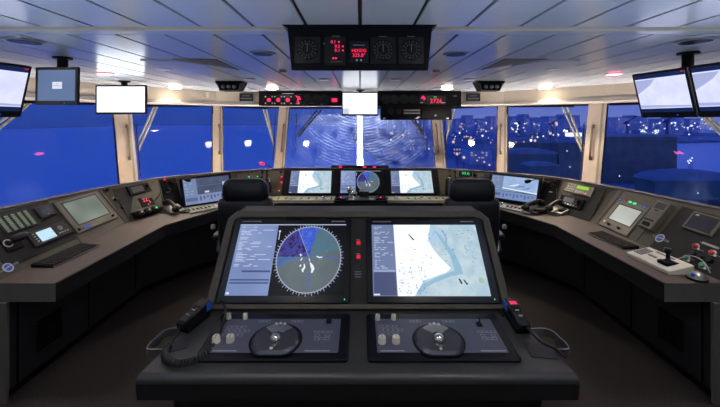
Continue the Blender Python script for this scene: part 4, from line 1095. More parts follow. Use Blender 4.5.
# central throttle desk
c0 = wp(361, 200.5); fr = flat(0.01, c0[1], ZB + .001)
r = thing('engine_control_desk', 'black engine control block with chrome levers between the two light keyboard panels', 'engine control', fr)
MB().mat(M['matte']).box(-.36, .36, -.14, .11, 0, .03, .008).build('base', r)
MB().mat(M['slate']).box(-.17, .20, -.12, .10, .03, .036, .003).build('lever_plate', r)
for x in (-.27, .27):
    MB().mat(M['bezel']).box(x - .075, x + .075, -.10, .08, .03, .05, .006).build('switch_block', r)
    MB().mat(M['redled']).box(x - .008, x + .008, -.06, -.03, .05, .056).build('red_lamp', r)
for x, y, z in ((-.15, .02, .12), (-.09, -.06, .085)):
    m = MB().mat(M['chrome']).tube([(x, y - .02, .03), (x, y, z)], .012); m.ball((x, y, z + .02), .045, 16); m.build('lever', r)
m = MB().mat(M['chrome']).box(-.02, .11, -.04, .02, .036, .15, .02); m.mat(M['matte']).box(.035, .055, -.003, .055, .06, .112); m.build('twin_lever', r)
MB().mat(M['white']).box(-.16, -.09, -.115, -.06, .036, .042, .002).build('white_label', r); MB().mat(M['white']).box(.12, .18, -.115, -.06, .036, .042, .002).build('white_label', r)
# low box with red lamps on the ledge under the front window
r = thing('lamp_bar', 'low black bar with red lamps standing on the ledge under the front window', 'lamp bar', flat(0, 5.225, 1.1655))
MB().mat(M['black']).box(-.44, .44, -.035, .035, 0, .036, .006).build('housing', r)
for x in (-.30, .07, .22):
    MB().mat(M['redled']).box(x - .025, x + .025, -.037, -.03, .008, .026).build('red_lamp', r)
# --- starboard slim section and corner
fr = CP['starboard', 2][1]; cr = CP['starboard', 2][0]
plate(cr, fr, ((545, 177.5), (561, 180.5), (552.5, 212), (536, 207)), M['matte'], 'dark_panel')
for px, py in ((555, 182), (553, 186)):
    u, v = fr.pix(px, py); m = MB().mat(M['black']); knob(m, u, v, .004, .018, .03); cpart(cr, fr, m, 'knob')
u, v = fr.pix(551, 191.5); m = MB().mat(M['markwhite']).rect(u - .02, u + .02, v - .012, v - .002, .0046); cpart(cr, fr, m, 'marking')
gooseneck(fr, (549, 183.5), [(546, 183, .05), (540, 182.5, .09)], (532, 184.5, .10), 'matte', 'gooseneck microphone with black head in front of the pale blue ship picture', 'gooseneck_microphone', 'microphone', .026)
fr = CP['port', 2][1]
gooseneck(fr, (172, 182.5), [(174, 182, .04), (178, 181.5, .07)], (184, 183, .09), 'matte', 'gooseneck microphone with black head in front of the grey angled display', 'gooseneck_microphone', 'microphone', .024)

fr = CP['starboard', 1][1]; cr = CP['starboard', 1][0]
plate(cr, fr, ((566, 181), (607, 189), (588, 224), (554, 210)), M['paint_dark'], 'dark_panel')
r, f2, a, b = device(fr, ((569, 184.5), (597, 187.5), (591, 197), (565, 192.5)), 'radio_unit', 'radio unit with glowing lime green display strip and many small keys', 'radio')
MB().mat(M['olive']).box(-a, a, -b, b, .001, .022, .004).build('housing', r)
MB().mat(M['limelcd']).rect(-a * .22, a * .68, b * .15, b * .78, .0225).build('screen', r)
m = MB().mat(M['lightgrey'])
for j in range(3):
    for i in range(4): m.box(-a * (.9 - .16 * i), -a * (.79 - .16 * i), b * (.55 - .5 * j), b * (.85 - .5 * j), .022, .027, .001)
for i in range(5): m.box(-a * (.15 - .18 * i), -a * (.05 - .18 * i), -b * .75, -b * .4, .022, .027, .001)
m.build('keys', r)
MB().mat(M['redplastic']).box(a * .28, a * .42, -b * .8, -b * .4, .022, .029, .001).build('red_key', r)
r, f2, a, b = device(fr, ((563, 196.5), (587, 200), (581.5, 210), (557.5, 205)), 'marine_radio', 'black radio set with grey screen and knobs below the lime green display', 'radio')
MB().mat(M['matte']).box(-a, a, -b, b, .001, .03, .004).build('housing', r)
MB().mat(scr(70, 76, 86, .8)).rect(-a * .62, a * .25, -b * .25, b * .70, .0305).build('screen', r)
m = MB().mat(M['satin'])
for i in range(7): m.box(-a * .85 + a * .24 * i, -a * .70 + a * .24 * i, -b * .75, -b * .45, .03, .036, .001)
m.build('keys', r)
for x, y in ((.62, .35), (.62, -.4), (-.82, .2)):
    m = MB().mat(M['black']); knob(m, a * x, b * y, .03, .016, .025); m.build('knob', r)
cord(crv([fw(fr, 560, 186, .01), fw(fr, 559, 192, .05), fw(fr, 561, 199, .06), fw(fr, 560, 206, .03)]), .006, 'thin black cord hanging beside the black radio on the starboard corner console')

# --- starboard wing
fr = CP['starboard', 0][1]; cr = CP['starboard', 0][0]
s = MB().mat(M['gasket'])
for x0, x1 in (((607, 190.5), (588, 224)), ((622, 191), (597, 225)), ((672, 205), (630, 242))):
    a, b = fr.pix(*x0), fr.pix(*x1); um = (a[0] + b[0]) / 2; s.box(um - .003, um + .003, .005, .45, 0, .0035)
cpart(cr, fr, s, 'panel_seam')
plate(cr, fr, ((672, 208), (760, 222), (745, 300), (652, 256)), M['paint_dark'], 'dark_panel')
r, f2, a, b = device(fr, ((620, 199), (646, 207), (632, 239), (600, 225)), 'panel_monitor', 'flush monitor with pale grey screen below two green lamps on the starboard wing console', 'monitor')
m = MB().mat(M['gasket']).box(-a * 1.03, a * 1.03, -b * 1.03, b * 1.03, .001, .004); m.mat(M['olive']).box(-a, a, -b, b, .004, .012, .003); m.build('bezel', r)
m = MB().mat(M['black']).rect(-a * .78, a * .86, -b * .48, b * .70, .0125); m.mat(emis_ramp('screen_pale_grey', [(.3, (168, 174, 166)), (.7, (198, 202, 196))], 3, 1)).rect(-a * .70, a * .78, -b * .42, b * .63, .013); m.build('screen', r)
for px, py in ((610, 225), (620, 229)):
    u, v = f2.pix(px, py); m = MB().mat(M['black']); knob(m, u, v, .012, .014, .02); m.build('knob', r)
u, v = f2.pix(606, 222); MB().mat(M['white']).box(u - .01, u + .01, v - .01, v + .01, .012, .02).build('white_switch', r)
for px, py, m_ in ((621.5, 200.5, 'blueled'), (626, 201.5, 'redplastic'), (631.5, 203, 'greenled'), (636, 204.5, 'greenled'), (646, 208, 'blueled')):
    u, v = fr.pix(px, py); m = MB().mat(M['black']).rbox(u - .022, u + .022, v - .013, v + .013, .001, .012, .006); m.mat(M[m_]).rbox(u - .018, u + .018, v - .010, v + .010, .012, .018, .005) if m_ == 'greenled' else m.mat(M[m_]).rbox(u - .009, u + .009, v - .006, v + .006, .012, .018, .004)
    cpart(cr, fr, m, 'indicator_lamp')
r, f2, a, b = device(fr, ((660, 203.5), (674, 206), (656, 233), (641, 228.5)), 'intercom_unit', 'tall olive intercom unit with small dark screen leaning on the starboard wing console', 'intercom')
MB().mat(M['olive']).box(-a, a, -b, b, .001, .045, .006).build('housing', r)
MB().mat(M['glassgrey']).rect(-a * .7, a * .72, b * .45, b * .88, .0455).build('screen', r)
for i in range(4): MB().mat(M['matte']).box(-a * (.72 - .36 * i), -a * (.50 - .36 * i), -b * .46, -b * .38, .045, .05).build('key', r)
for i in range(2): MB().mat(M['matte']).box(-a * (.3 - .3 * i), -a * (.12 - .3 * i), b * .30, b * .36, .045, .049).build('soft_key', r)
MB().mat(M['matte']).rbox(-a * .5, a * .5, -b * .85, -b * .6, .045, .052, .012).build('speaker_grille', r)
badge(fr, 660.5, 238.5, .040, 'round blue and white maker badge below the olive intercom unit', -.02)
r, f2, a, b = device(fr, ((694, 213), (724, 218), (716, 240), (683, 228)), 'framed_display', 'dark display in a pale raised frame on the starboard wing console', 'display')
MB().mat(M['olive']).box(-a, a, -b, b, .001, .018, .006).build('frame', r)
m = MB().mat(M['black']).rect(-a * .84, a * .84, -b * .80, b * .82, .0185); m.mat(scr(34, 34, 46, .9)).rect(-a * .78, a * .7, -b * .66, b * .42, .019); m.mat(M['lightgrey']).rect(-a * .7, -a * .45, b * .58, b * .72, .019); m.build('screen', r)
for px, py, mm, nm in ((696.5, 247, 'redplastic', 'red_push_button'), (713, 253.5, 'redplastic', 'red_push_button'), (687, 258.5, 'greenplastic', 'green_push_button'), (703, 266, 'greenplastic', 'green_push_button')):
    u, v = fr.pix(px, py); m = MB().mat(M['lightgrey']).lathe(u, v, [(.026, .001), (.026, .006), (.021, .009)], 20); m.mat(M[mm]).lathe(u, v, [(.019, .009), (.019, .018), (.013, .021)], 20)
    m.mat(M['cream']).box(u + .022, u + .034, v - .02, v - .006, .001, .01); cpart(cr, fr, m, nm)
for px, py in ((694, 254.5), (701, 258), (711, 261)):
    u, v = fr.pix(px, py); m = MB().mat(M['black']); knob(m, u, v, .004, .022, .02); cpart(cr, fr, m, 'knob')
for px, py, w_ in ((702, 246, .03), (719, 252, .03), (699, 253, .025), (690, 262, .02), (706, 270, .025), (716, 259, .02)):
    u, v = fr.pix(px, py); m = MB().mat(M['markgrey']).rect(u - w_, u + w_, v + .022, v + .028, .0045); cpart(cr, fr, m, 'button_caption')
m = MB(); u, v = fr.pix(711, 246); m.mat(M['lightgrey']).box(u - .06, u + .06, v - .008, v + .008, .004, .01); cpart(cr, fr, m, 'label_strip')
# CCTV joystick keypad on the worktop
pts = [wp(*p) for p in ((652, 253), (688, 269), (664, 277), (631, 259.5))]
cx = sum(p[0] for p in pts) / 4; cy = sum(p[1] for p in pts) / 4
fr = flat(cx, cy, ZB + .001, -math.pi / 2 + .05)
r = thing('joystick_keypad', 'cream keypad with black joystick lying on the starboard worktop edge', 'keypad', fr)
wq, dq = .18, .095
MB().mat(M['cream']).rings([[(-wq, -dq, 0), (wq, -dq, 0), (wq, dq, 0), (-wq, dq, 0)], [(-wq, -dq, .022), (wq, -dq, .022), (wq, dq, .06), (-wq, dq, .06)], [(-wq + .012, -dq + .01, .028), (wq - .012, -dq + .01, .028), (wq - .012, dq - .01, .066), (-wq + .012, dq - .01, .066)]]).build('case', r)
def kz(y): return .028 + .038 * (y + dq - .01) / (2 * dq - .02) + .0006
m = MB().mat(M['satin'])
def kp(x0, x1, y0, y1): m.rings([[(x0, y0, kz(y0)), (x1, y0, kz(y0)), (x1, y1, kz(y1)), (x0, y1, kz(y1))], [(x0, y0, kz(y0) + .005), (x1, y0, kz(y0) + .005), (x1, y1, kz(y1) + .005), (x0, y1, kz(y1) + .005)]])
for j in range(4):
    for i in range(3): kp(-.155 + .024 * i, -.137 + .024 * i, -.055 + .027 * j, -.035 + .027 * j)
m.build('number_keys', r); m = MB().mat(M['satin'])
for i in range(5): kp(-.07 + .03 * i, -.048 + .03 * i, .052, .066)
m.build('function_keys', r)
for i in range(2):
    m = MB().mat(M['satin']); kp(-.065 + .035 * i, -.038 + .035 * i, -.02, -.002); m.build('soft_key', r)
m = MB().mat(M['matte']).box(.05, .13, -.055, .035, .03, kz(.04) + .004, .004); m.build('joystick_plate', r)
m = MB().mat(M['black']).lathe(.09, -.01, [(.032, .05), (.026, .065), (.014, .075), (.012, .11), (.02, .118), (.026, .135), (.022, .152), (.008, .156)], 18); m.build('joystick', r)
MB().mat(M['lightgrey']).tube(crv([(.06, .09, .058), (.1, .15, .10), (.17, .17, .09), (.23, .16, .03)]), .004, 6).build('lead', r)
x, y = wp(697, 279.5); fr = flat(x, y, ZB + .001, 1.0)
r = thing('trackball_mouse', 'silver and black trackball mouse with blue button at the near starboard worktop edge', 'mouse', fr)
MB().mat(M['matte']).lathe(0, 0, [(.058, 0), (.058, .011), (.054, .014)], 24).build('base', r)
m = MB().mat(M['silver']).lathe(0, 0, [(.052, .014), (.046, .028), (.031, .043), (.014, .052), (.004, .053)], 24); m.build('shell', r)
MB().mat(M['blueplastic']).ball((-.026, .026, .036), .014, 12).build('blue_button', r)

# ------------------------------------------------------------------ the centre console
CX = -0.01
YF, ZF, YC, ZCR, YT, ZTOP = 1.476, 0.78, 1.93, 0.82, 2.309, 1.275
desk = Frame((CX, YF, ZF), (1, 0, 0), (0, YC - YF, ZCR - ZF))
scrn = Frame((CX, YC, ZCR), (1, 0, 0), (0, YT - YC, ZTOP - ZCR))
DL = math.hypot(YC - YF, ZCR - ZF); SL = math.hypot(YT - YC, ZTOP - ZCR)
cc = thing('centre_console', 'large charcoal centre console with two big tilted screens in the foreground', 'console', flat(CX, YF, 0))
def cadd(mb, fr, nm):
    return cpart(cc, fr, mb, nm)
# desk slab with rounded front lip
def dk(v): return .966 + (.872 - .966) * v / DL
m = MB().mat(M['deskgrey'])
m.add([(-dk(.03), .03, 0), (dk(.03), .03, 0), (dk(DL), DL, 0), (-dk(DL), DL, 0)], [[0, 1, 2, 3]])
lip = []
for k in range(6):
    t = math.pi / 2 * k / 5; v = .03 - .03 * math.sin(t); h = -.03 + .03 * math.cos(t)
    lip.append([(-dk(v), v, h), (dk(v), v, h)])
m.rings(lip, False, False, True, closed=False)
m.mat(M['paint_dark']).add([(-.966, 0, -.03), (.966, 0, -.03), (.963, 0, -.105), (-.963, 0, -.105)], [[0, 1, 2, 3]])  # front face coloured darker to put it in shade below the lip
m.mat(M['deskgrey'])
dn = -.105
m.add([(-dk(0), 0, dn), (-dk(DL), DL, dn), (-dk(DL), DL, 0), (-dk(.03), .03, 0), (-dk(0), 0, -.03)], [[0, 1, 2, 3, 4]])
m.add([(dk(0), 0, dn), (dk(DL), DL, dn), (dk(DL), DL, 0), (dk(.03), .03, 0), (dk(0), 0, -.03)], [[0, 1, 2, 3, 4]])
m.add([(-dk(0), 0, dn), (dk(0), 0, dn), (dk(DL), DL, dn), (-dk(DL), DL, dn)], [[0, 1, 2, 3]])
cadd(m, desk, 'desk_top')
# pedestal under
m = MB().mat(M['carcass']); m.box(-.84, .84, .08, 1.0, .06, .70, .004); m.mat(M['matte']).box(-.80, .80, .11, .97, 0, .06)
cadd(m, flat(CX, YF, 0), 'pedestal')
for x in (-.28, .28): cadd(MB().mat(M['gasket']).box(x - .003, x + .003, .076, .082, .1, .66), flat(CX, YF, 0), 'door_gap')
# upper housing: outline of the screen face extruded back
outl = [(-.868, 0), (.868, 0), (.868, SL * .905), (.815, SL), (-.815, SL), (-.868, SL * .905)]
m = MB().mat(M['paint'])
hb = MB().mat(M['carcass'])
back = YF + .98
def wpt(u, v, h=0): return scrn.w(u, v, h)
fpts = [wpt(*p) for p in outl]
bpts = [V((p.x, YF + 1.0, p.z)) for p in fpts]; bpts[0].z = bpts[1].z = ZCR - .12; fpts2 = [p.copy() for p in fpts]; fpts2[0].z -= .12; fpts2[1].z -= .12
iv = scrn.matrix().inverted()
hb.rings([[iv @ p for p in fpts2], [iv @ p for p in bpts]]); cadd(hb, scrn, 'housing')
# raised rim around the face
rim_i = [(-.822, .025), (.822, .025), (.822, SL * .885), (.782, SL - .045), (-.782, SL - .045), (-.822, SL * .885)]
n = 6
m.rings([[(p[0], p[1], -.002) for p in outl], [(p[0], p[1], .018) for p in outl], [(p[0] * .99, p[1] * .985 + .004, .026) for p in outl], [(p[0], p[1], .026) for p in rim_i], [(p[0], p[1], .004) for p in rim_i]], False, False)
cadd(m, scrn, 'rim')
m = MB().mat(M['paint_dark']).poly(rim_i, .004); cadd(m, scrn, 'face_panel')
# screens are units of their own
def bigscreen(qb, qs, label, name):
    u0, u1, v0, v1 = scrn.rect(*qs); a, b = (u1 - u0) / 2, (v1 - v0) / 2
    f2 = scrn.sub((u0 + u1) / 2, (v0 + v1) / 2, .005); B = [f2.pix(*q) for q in qb]
    r = thing(name, label, 'display', f2)
    e0 = (B[0][0] + B[3][0]) / 2; e1 = (B[1][0] + B[2][0]) / 2; e2 = (B[2][1] + B[3][1]) / 2; e3 = (B[0][1] + B[1][1]) / 2
    cu_, cv_ = (u0 + u1) / 2, (v0 + v1) / 2
    e0 = max(e0, -.812 - cu_); e1 = min(e1, .812 - cu_); e2 = max(e2, .032 - cv_); e3 = min(e3, SL - .052 - cv_)
    m = MB().mat(M['bezel']); m.rbox(e0, e1, e2, e3, .001, .014, .012, .003)
    m.mat(M['markgrey']); m.rect(-a * .98, -a * .62, b + (e3 - b) * .38, b + (e3 - b) * .56, .0146); m.rect(a * .72, a * .98, b + (e3 - b) * .38, b + (e3 - b) * .56, .0146)
    m.build('bezel', r)
    MB().mat(M['greenled']).disc(e1 - .03, e2 + .02, .004, .0148, 10).build('power_light', r)
    MB().mat(M['matte']).box(-.05, .05, e3 - .012, e3 - .001, .012, .02, .002).build('latch', r)
    return r, a, b
r, a, b = bigscreen(((236.5, 219), (350.5, 219), (350.5, 305), (214, 305)), ((242.5, 225.5), (345.5, 225.5), (345.5, 296.5), (224.5, 296.5)), 'big radar screen with a round blue and grey sweep picture on the centre console', 'radar_display')
m = MB(); radar(m, a, b, .0146, a * .72); m.build('screen', r)
r, a, b = bigscreen(((366.5, 219), (482.5, 219), (506, 305), (366.5, 305)), ((372, 226), (474, 226), (490.5, 297), (372.5, 297)), 'big chart screen with a bright white and pale blue map on the centre console', 'chart_display')
m = MB(); chart(m, a, b, .0146, a * .42); m.build('screen', r)
for py in (243.5, 257.5):
    u, v = scrn.pix(358.5, py); m = MB().mat(M['black']).rbox(u - .016, u + .016, v - .016, v + .016, .004, .010, .004); m.mat(M['redbutton']).rbox(u - .012, u + .012, v - .011, v + .011, .010, .018, .003, .002); cadd(m, scrn, 'red_push_button')
m = MB().mat(M['markgrey'])
for py, w_ in ((240, .012), (254, .012), (272, .02), (274.5, .022), (277, .018)): 
    u, v = scrn.pix(358, py); m.rect(u - w_, u + w_, v - .003, v + .003, .0046)
cadd(m, scrn, 'label_marking')
# trackball panels
def tpanel(sgn, label):
    q = ((367, 316), (499, 316), (517, 363), (366.5, 363)) if sgn > 0 else ((216, 316), (350, 316), (348.5, 363), (200, 363))
    qi = ((377, 322), (490, 322), (508.5, 356), (375, 356)) if sgn > 0 else ((227, 322), (341, 322), (338, 356), (209.5, 356))
    u0, u1, v0, v1 = desk.rect(*q); f2 = desk.sub((u0 + u1) / 2, (v0 + v1) / 2, 0)
    r = thing('trackball_unit', label, 'control panel', f2, None)
    a, b = (u1 - u0) / 2, (v1 - v0) / 2
    MB().mat(M['bezel']).rbox(-a, a, -b, b, .001, .016, .018, .005).build('frame', r)
    i0, i1, j0, j1 = f2.rect(*qi)
    kpl = MB().mat(M['slate']).rbox(i0, i1, j0, j1, .016, .0185, .006, .001).build('keypad_plate', r)
    pc = (276, 344) if sgn < 0 else (438.5, 344.5)
    u, v = f2.pix(*pc)
    R1 = .117
    prof = [(u + R1 * math.cos(t) * (1.0), v + R1 * math.sin(t) * .93) for t in [2 * math.pi * k / 40 for k in range(40)]]
    prof = [(x, max(y, v - R1 * .80)) for x, y in prof]
    MB().mat(M['bezel']).prism([(u + (x - u) * 1.1, v + (y - v) * 1.1) for x, y in prof], .0185, .022).build('trackball_well', r)
    m = MB().mat(M['gunmetal']).prism(prof, .022, .034, .012)
    tbh = m.build('trackball_housing', r)
    m = MB().mat(M['chrome'])
    m.add([(u + rr * math.cos(t), v + .012 + rr * math.sin(t), hh) for t in [math.radians(40 + 5 * k) for k in range(21)] for rr, hh in ((.03, .0352), (.088, .0352))],
          [[2 * k, 2 * k + 1, 2 * k + 3, 2 * k + 2] for k in range(20)])
    m.build('palm_plate', tbh)
    MB().mat(M['chrome']).ball((u, v - .012, .034), .029, 18).build('trackball', tbh)
    m = MB().mat(M['markwhite'])
    for dx, dy in ((-.022, .098), (0, .102), (.022, .098), (-.005, -.07)): MB().mat(M['markwhite']).lathe(u + dx, v + dy, [(.008, .03), (.008, .0365), (.005, .038)], 12).build('trackball_button', tbh)
    kp_ = ((229, 321.5, .013, .028), (245.5, 321.5, .013, .028), (216.5, 345, .020, .03), (230.5, 344.5, .020, .03)) if sgn < 0 else ((377.6, 322.5, .013, .028), (393.5, 322.5, .013, .028), (382, 345.5, .020, .03), (396, 345.5, .020, .03))
    for px, py, rad, L in kp_:
        x, y = f2.pix(px, py); m = MB().mat(M['cream']); m.lathe(x, y, [(rad, .0185), (rad * .95, .0185 + L * .8), (rad * .75, .0185 + L)], 18); m.mat(M['markgrey']).beam((x, y - rad * .7, .0187 + L), (x, y + rad * .7, .0187 + L), .003, .002, (1, 0, 0)); m.build('knob', kpl)
    # outlined keys
    m = MB().mat(M['keyline'])
    def key(x0, x1, y0, y1, t=.0016):
        for q in ((x0, x1, y0, y0 + t), (x0, x1, y1 - t, y1), (x0, x0 + t, y0, y1), (x1 - t, x1, y0, y1)): m.rect(*q, .0191)
    bx, by = f2.pix(*((234, 334) if sgn < 0 else (387, 333)))
    for j in range(3):
        for i in range(4 if j != 1 else 5): key(bx - .045 + .026 * i, bx - .023 + .026 * i, by + .016 - .028 * j, by + .034 - .028 * j)
    m.build('key_marking', kpl); m = MB().mat(M['keyline'])
    bx, by = f2.pix(*((322, 338) if sgn < 0 else (487, 338)))
    for i in range(4): key(bx - .042 + .024 * i, bx - .022 + .024 * i, by + .012, by + .026)
    for i in range(3):
        for j in range(2):
            if (i, j) != (1, 0): key(bx - .034 + .026 * i, bx - .013 + .026 * i, by - .016 - .022 * j, by + .002 - .022 * j)
    m.build('key_marking', kpl)
    for px in ((265, 297) if sgn < 0 else (415, 448)):
        x, y = f2.pix(px, 324.5)
        m = MB().mat(M['keyline'])
        for i in range(3): key(x - .03 + .021 * i, x - .012 + .021 * i, y - .008, y + .008)
        m.build('key_marking', kpl)
    MB().mat(M['keyline']).rect(bx - .07, bx + .05, j0 + .006, j0 + .011, .0191).build('name_strip', kpl); MB().mat(M['keyline']).rect(i0 + .015, i0 + .13, j0 + .006, j0 + .011, .0191).build('name_strip', kpl)
    x, y = f2.pix(*((329, 325) if sgn < 0 else (479, 328)))
    m = MB().mat(M['matte']).box(x - .014, x + .014, y - .014, y + .014, .0185, .026, .003); m.mat(M['markgrey']); m.rect(x - .045, x - .03, y - .002, y + .002, .0191); m.rect(x + .03, x + .045, y - .002, y + .002, .0191); m.build('cursor_key', r)
    if sgn > 0: MB().mat(M['black']).tube([(x, y, .02), (x, y, .065)], .004, 6).build('pin', r)
tpanel(-1, 'dark trackball control panel under the big radar screen')
tpanel(1, 'dark trackball control panel under the big chart screen')
# grab rails on the desk sides: flat bar bent to a U
for sg, lb in ((-1, 'flat steel grab rail on the radar side of the centre console'), (1, 'flat steel grab rail on the chart side of the centre console')):
    v0, v1 = .17, .31
    def sx(x): return sg * x
    e0, e1 = dk(v0), dk(v1)
    path = crv([(sx(e1 - .004), v1, 0), (sx(e1 + .07), v1 + .005, 0), (sx(e1 + .11), v1 - .015, 0), (sx(e1 + .12), v1 - .06, 0), (sx(e0 + .10), v0 + .05, 0), (sx(e0 + .095), v0 + .01, 0), (sx(e0 + .075), v0, 0), (sx(e0 + .002), v0, 0)], 5)
    f2 = desk.sub(0, 0, -.045)
    mb = MB().mat(M['satin']); rings = []
    for i, p in enumerate(path):
        t = (path[min(i + 1, len(path) - 1)] - path[max(0, i - 1)]).normalized(); nn = V((-t.y, t.x, 0)) * .003
        rings.append([p + nn, p - nn, p - nn + V((0, 0, .042)), p + nn + V((0, 0, .042))])
    mb.rings(rings); o = mb.build('grab_rail', None, f2); tag(o, lb, 'grab rail', None)
# VHF handsets lying on the desk corners, with their cords
def handset(p_near, p_far, label, blue, redscreen):
    a = V((*desk.pix(*p_near), 0)); b = V((*desk.pix(*p_far), 0)); d = (b - a); L = d.length; ang = math.atan2(d.y, d.x) - math.pi / 2
    f2 = desk.sub((a.x + b.x) / 2, (a.y + b.y) / 2, .001, ang)
    r = thing('radio_handset', label, 'radio handset', f2, None)
    m = MB().mat(M['matte']).box(-.038, .038, -L * .42, L * .42, 0, .03, .006); m.build('cradle', r)
    m = MB().mat(M['black'])
    sec = lambda y, w, z0, z1: [(-w, y, z0), (w, y, z0), (w, y, z1 - .008), (w * .75, y, z1), (-w * .75, y, z1), (-w, y, z1 - .008)]
    m.rings([sec(-L * .5, .022, .03, .055), sec(-L * .42, .030, .028, .064), sec(-L * .05, .028, .032, .070), sec(L * .15, .036, .032, .082), sec(L * .47, .036, .035, .084), sec(L * .5, .030, .04, .078)]); m.build('body', r)
    m = MB().mat(M['redled'] if redscreen else M['glassgrey']); m.poly([(-.018, L * .2, .0832), (.018, L * .2, .0832), (.018, L * .33, .0842), (-.018, L * .33, .0842)]); m.build('screen', r)
    m = MB().mat(M['markwhite'])
    for y, w in ((.08, .008), (.0, .010), (-.22, .010)): m.box(-w, w, L * y - .003, L * y + .003, .066, .0755)
    m.build('keys', r)
    if not redscreen: MB().mat(M['redplastic']).box(.006, .016, L * .03, L * .08, .070, .078).build('red_key', r)
    MB().mat(M['blueplastic']).box(-.039, -.033, L * .2, L * .46, .04, .08, .002).build('blue_side_key', r) if redscreen else MB().mat(M['blueplastic']).box(.033, .039, L * .3, L * .5, .04, .08, .002).build('blue_side_key', r)
    return r, f2, L
handset((180, 334), (207, 313), 'black radio handset with grey screen lying left of the radar trackball panel', True, False)
def dw(px, py, h): return fw(desk, px, py, h)
cord(crv([dw(180, 334, .045), dw(177, 340, .03), dw(170, 347, .012)]) + [], .006, 'straight black handset lead from the radar-side radio handset', name='handset_lead')
cord(crv([dw(170, 348, .014), dw(165, 355, .014), dw(167, 362, .014), dw(176, 366, .014), dw(190, 364, .014), dw(203, 358, .014), dw(212, 351, .014)]), .0052, 'coiled black handset cord looping over the radar-side desk corner', .0125, 24, 'coiled_cord')
cord(crv([dw(212, 351, .016), dw(219, 341, .03), dw(224, 330, .045), dw(226, 318, .045), dw(221, 308, .04), dw(214, 306, .02)]), .007, 'smooth black cord rising from the coil past the white knobs', name='handset_lead')
handset((525, 336), (509, 312), 'black radio handset with red screen lying right of the chart trackball panel', True, True)
cord(crv([dw(527, 337, .05), dw(540, 347, .03), dw(556, 353, .02), dw(565, 360, .012)]), .007, 'straight black handset lead running to the chart-side grab rail', name='handset_lead')
cord(crv([dw(509, 311, .05), dw(503, 306, .03), dw(500, 310, .02), dw(503, 318, .012)]), .006, 'short black lead at the top of the red-screen handset', name='handset_lead')
pts = [dw(516, 350, .001)]
u, v = desk.pix(541, 351); o = MB().mat(M['glassgrey']).rbox(-.06, .06, -.045, .045, .0006, .003, .006).build('note_card', None, desk.sub(u, v, .0, -.1)); tag(o, 'dark clear card lying flat on the desk beside the red-screen handset', 'card')
u, v = desk.pix(176, 346); o = MB().mat(M['glassgrey']).rbox(-.05, .05, -.035, .035, .0006, .003, .006).build('note_card', None, desk.sub(u, v, .0, .4)); tag(o, 'dark clear card lying flat inside the coiled cord loop', 'card')

# ------------------------------------------------------------------ helm chairs
def helm_chair(x, y, label):
    r = thing('helm_chair', label, 'chair', flat(x, y, 0), 'helm chairs')
    m = MB().mat(M['matte']).box(-.30, .30, -.35, .35, 0, .03, .008); m.build('floor_rail', r)
    MB().mat(M['satin']).lathe(0, 0, [(.16, .03), (.15, .06), (.07, .10), (.06, .42), (.12, .46)], 20).build('column', r)
    MB().mat(M['leather']).pillow((0, .04, .54), .27, .28, .09, .5).build('seat', r)
    m = MB().mat(M['leather']); rings = []
    for z, w, t, yy in ((.56, .20, .05, -.17), (.62, .255, .075, -.185), (.80, .27, .08, -.20), (1.0, .268, .075, -.225), (1.10, .262, .065, -.24), (1.15, .25, .045, -.247), (1.165, .22, .01, -.25)):
        rings.append([(p[0], p[1] + yy, z) for p in rrect(-w, w, -t, t, t * .9, 5)])
    m.rings(rings, True, True, True); m.build('backrest', r)
    m = MB().mat(M['leather']); rings = []
    for z, w, t, yy in ((1.125, .17, .02, -.235), (1.14, .205, .055, -.24), (1.20, .218, .065, -.245), (1.28, .212, .065, -.25), (1.325, .19, .05, -.255), (1.345, .15, .02, -.257)):
        rings.append([(p[0], p[1] + yy, z) for p in rrect(-w, w, -t, t, t * .9, 5)])
    m.rings(rings, True, True, True); m.build('headrest', r)
    for s in (-1, 1):
        a = MB().mat(M['leather']).pillow((s * .31, .02, .76), .05, .20, .035, .5); am = a.build('armrest', r)
        MB().mat(M['satin']).tube([(s * .25, -.12, .56), (s * .32, -.10, .62), (s * .32, -.06, .73)], .02, 8).build('armrest_bracket', am)
        MB().mat(M['lightgrey']).lathe(s * .355, -.14, [(.02, .84), (.022, .87), (.012, .88)], 12).build('armrest_knob', am)
    MB().mat(M['satin']).box(-.16, .16, .36, .46, .16, .19, .01).build('footrest', r)
    MB().mat(M['satin']).tube([(0, .05, .2), (0, .40, .17)], .022, 8).build('footrest_arm', r)
    return r
ch = helm_chair(-1.08, 3.46, 'black leather helm chair behind the radar side of the centre console')
c2 = copy_thing(ch, flat(1.055, 3.46, 0), 'black leather helm chair behind the chart side of the centre console')

# ------------------------------------------------------------------ overhead instruments
def dial(mb, u, v, rad, h, needle=90, col='dialmark', ticks=12, short=False):
    mb.mat(M['bezel']).lathe(u, v, [(rad * 1.15, h), (rad * 1.15, h + .004), (rad * 1.05, h + .005)], 28)
    mb.mat(M[col])
    for k in range(ticks):
        t = 2 * math.pi * k / ticks
        mb.strip([(u + rad * .82 * math.cos(t), v + rad * .82 * math.sin(t)), (u + rad * 1.0 * math.cos(t), v + rad * 1.0 * math.sin(t))], rad * .07, h + .0056)
        mb.strip([(u + rad * .58 * math.cos(t + .1), v + rad * .58 * math.sin(t + .1)), (u + rad * .68 * math.cos(t + .1), v + rad * .68 * math.sin(t + .1))], rad * .09, h + .0056)
    t = math.radians(needle)
    mb.strip([(u - rad * .2 * math.cos(t), v - rad * .2 * math.sin(t)), (u + rad * .7 * math.cos(t), v + rad * .7 * math.sin(t))], rad * .08, h + .006)
M['dialmark'] = emis('dial_marking', S(80, 84, 66), .6)
M['dialmark_dim'] = emis('dial_marking_dim', S(48, 54, 50), .7)
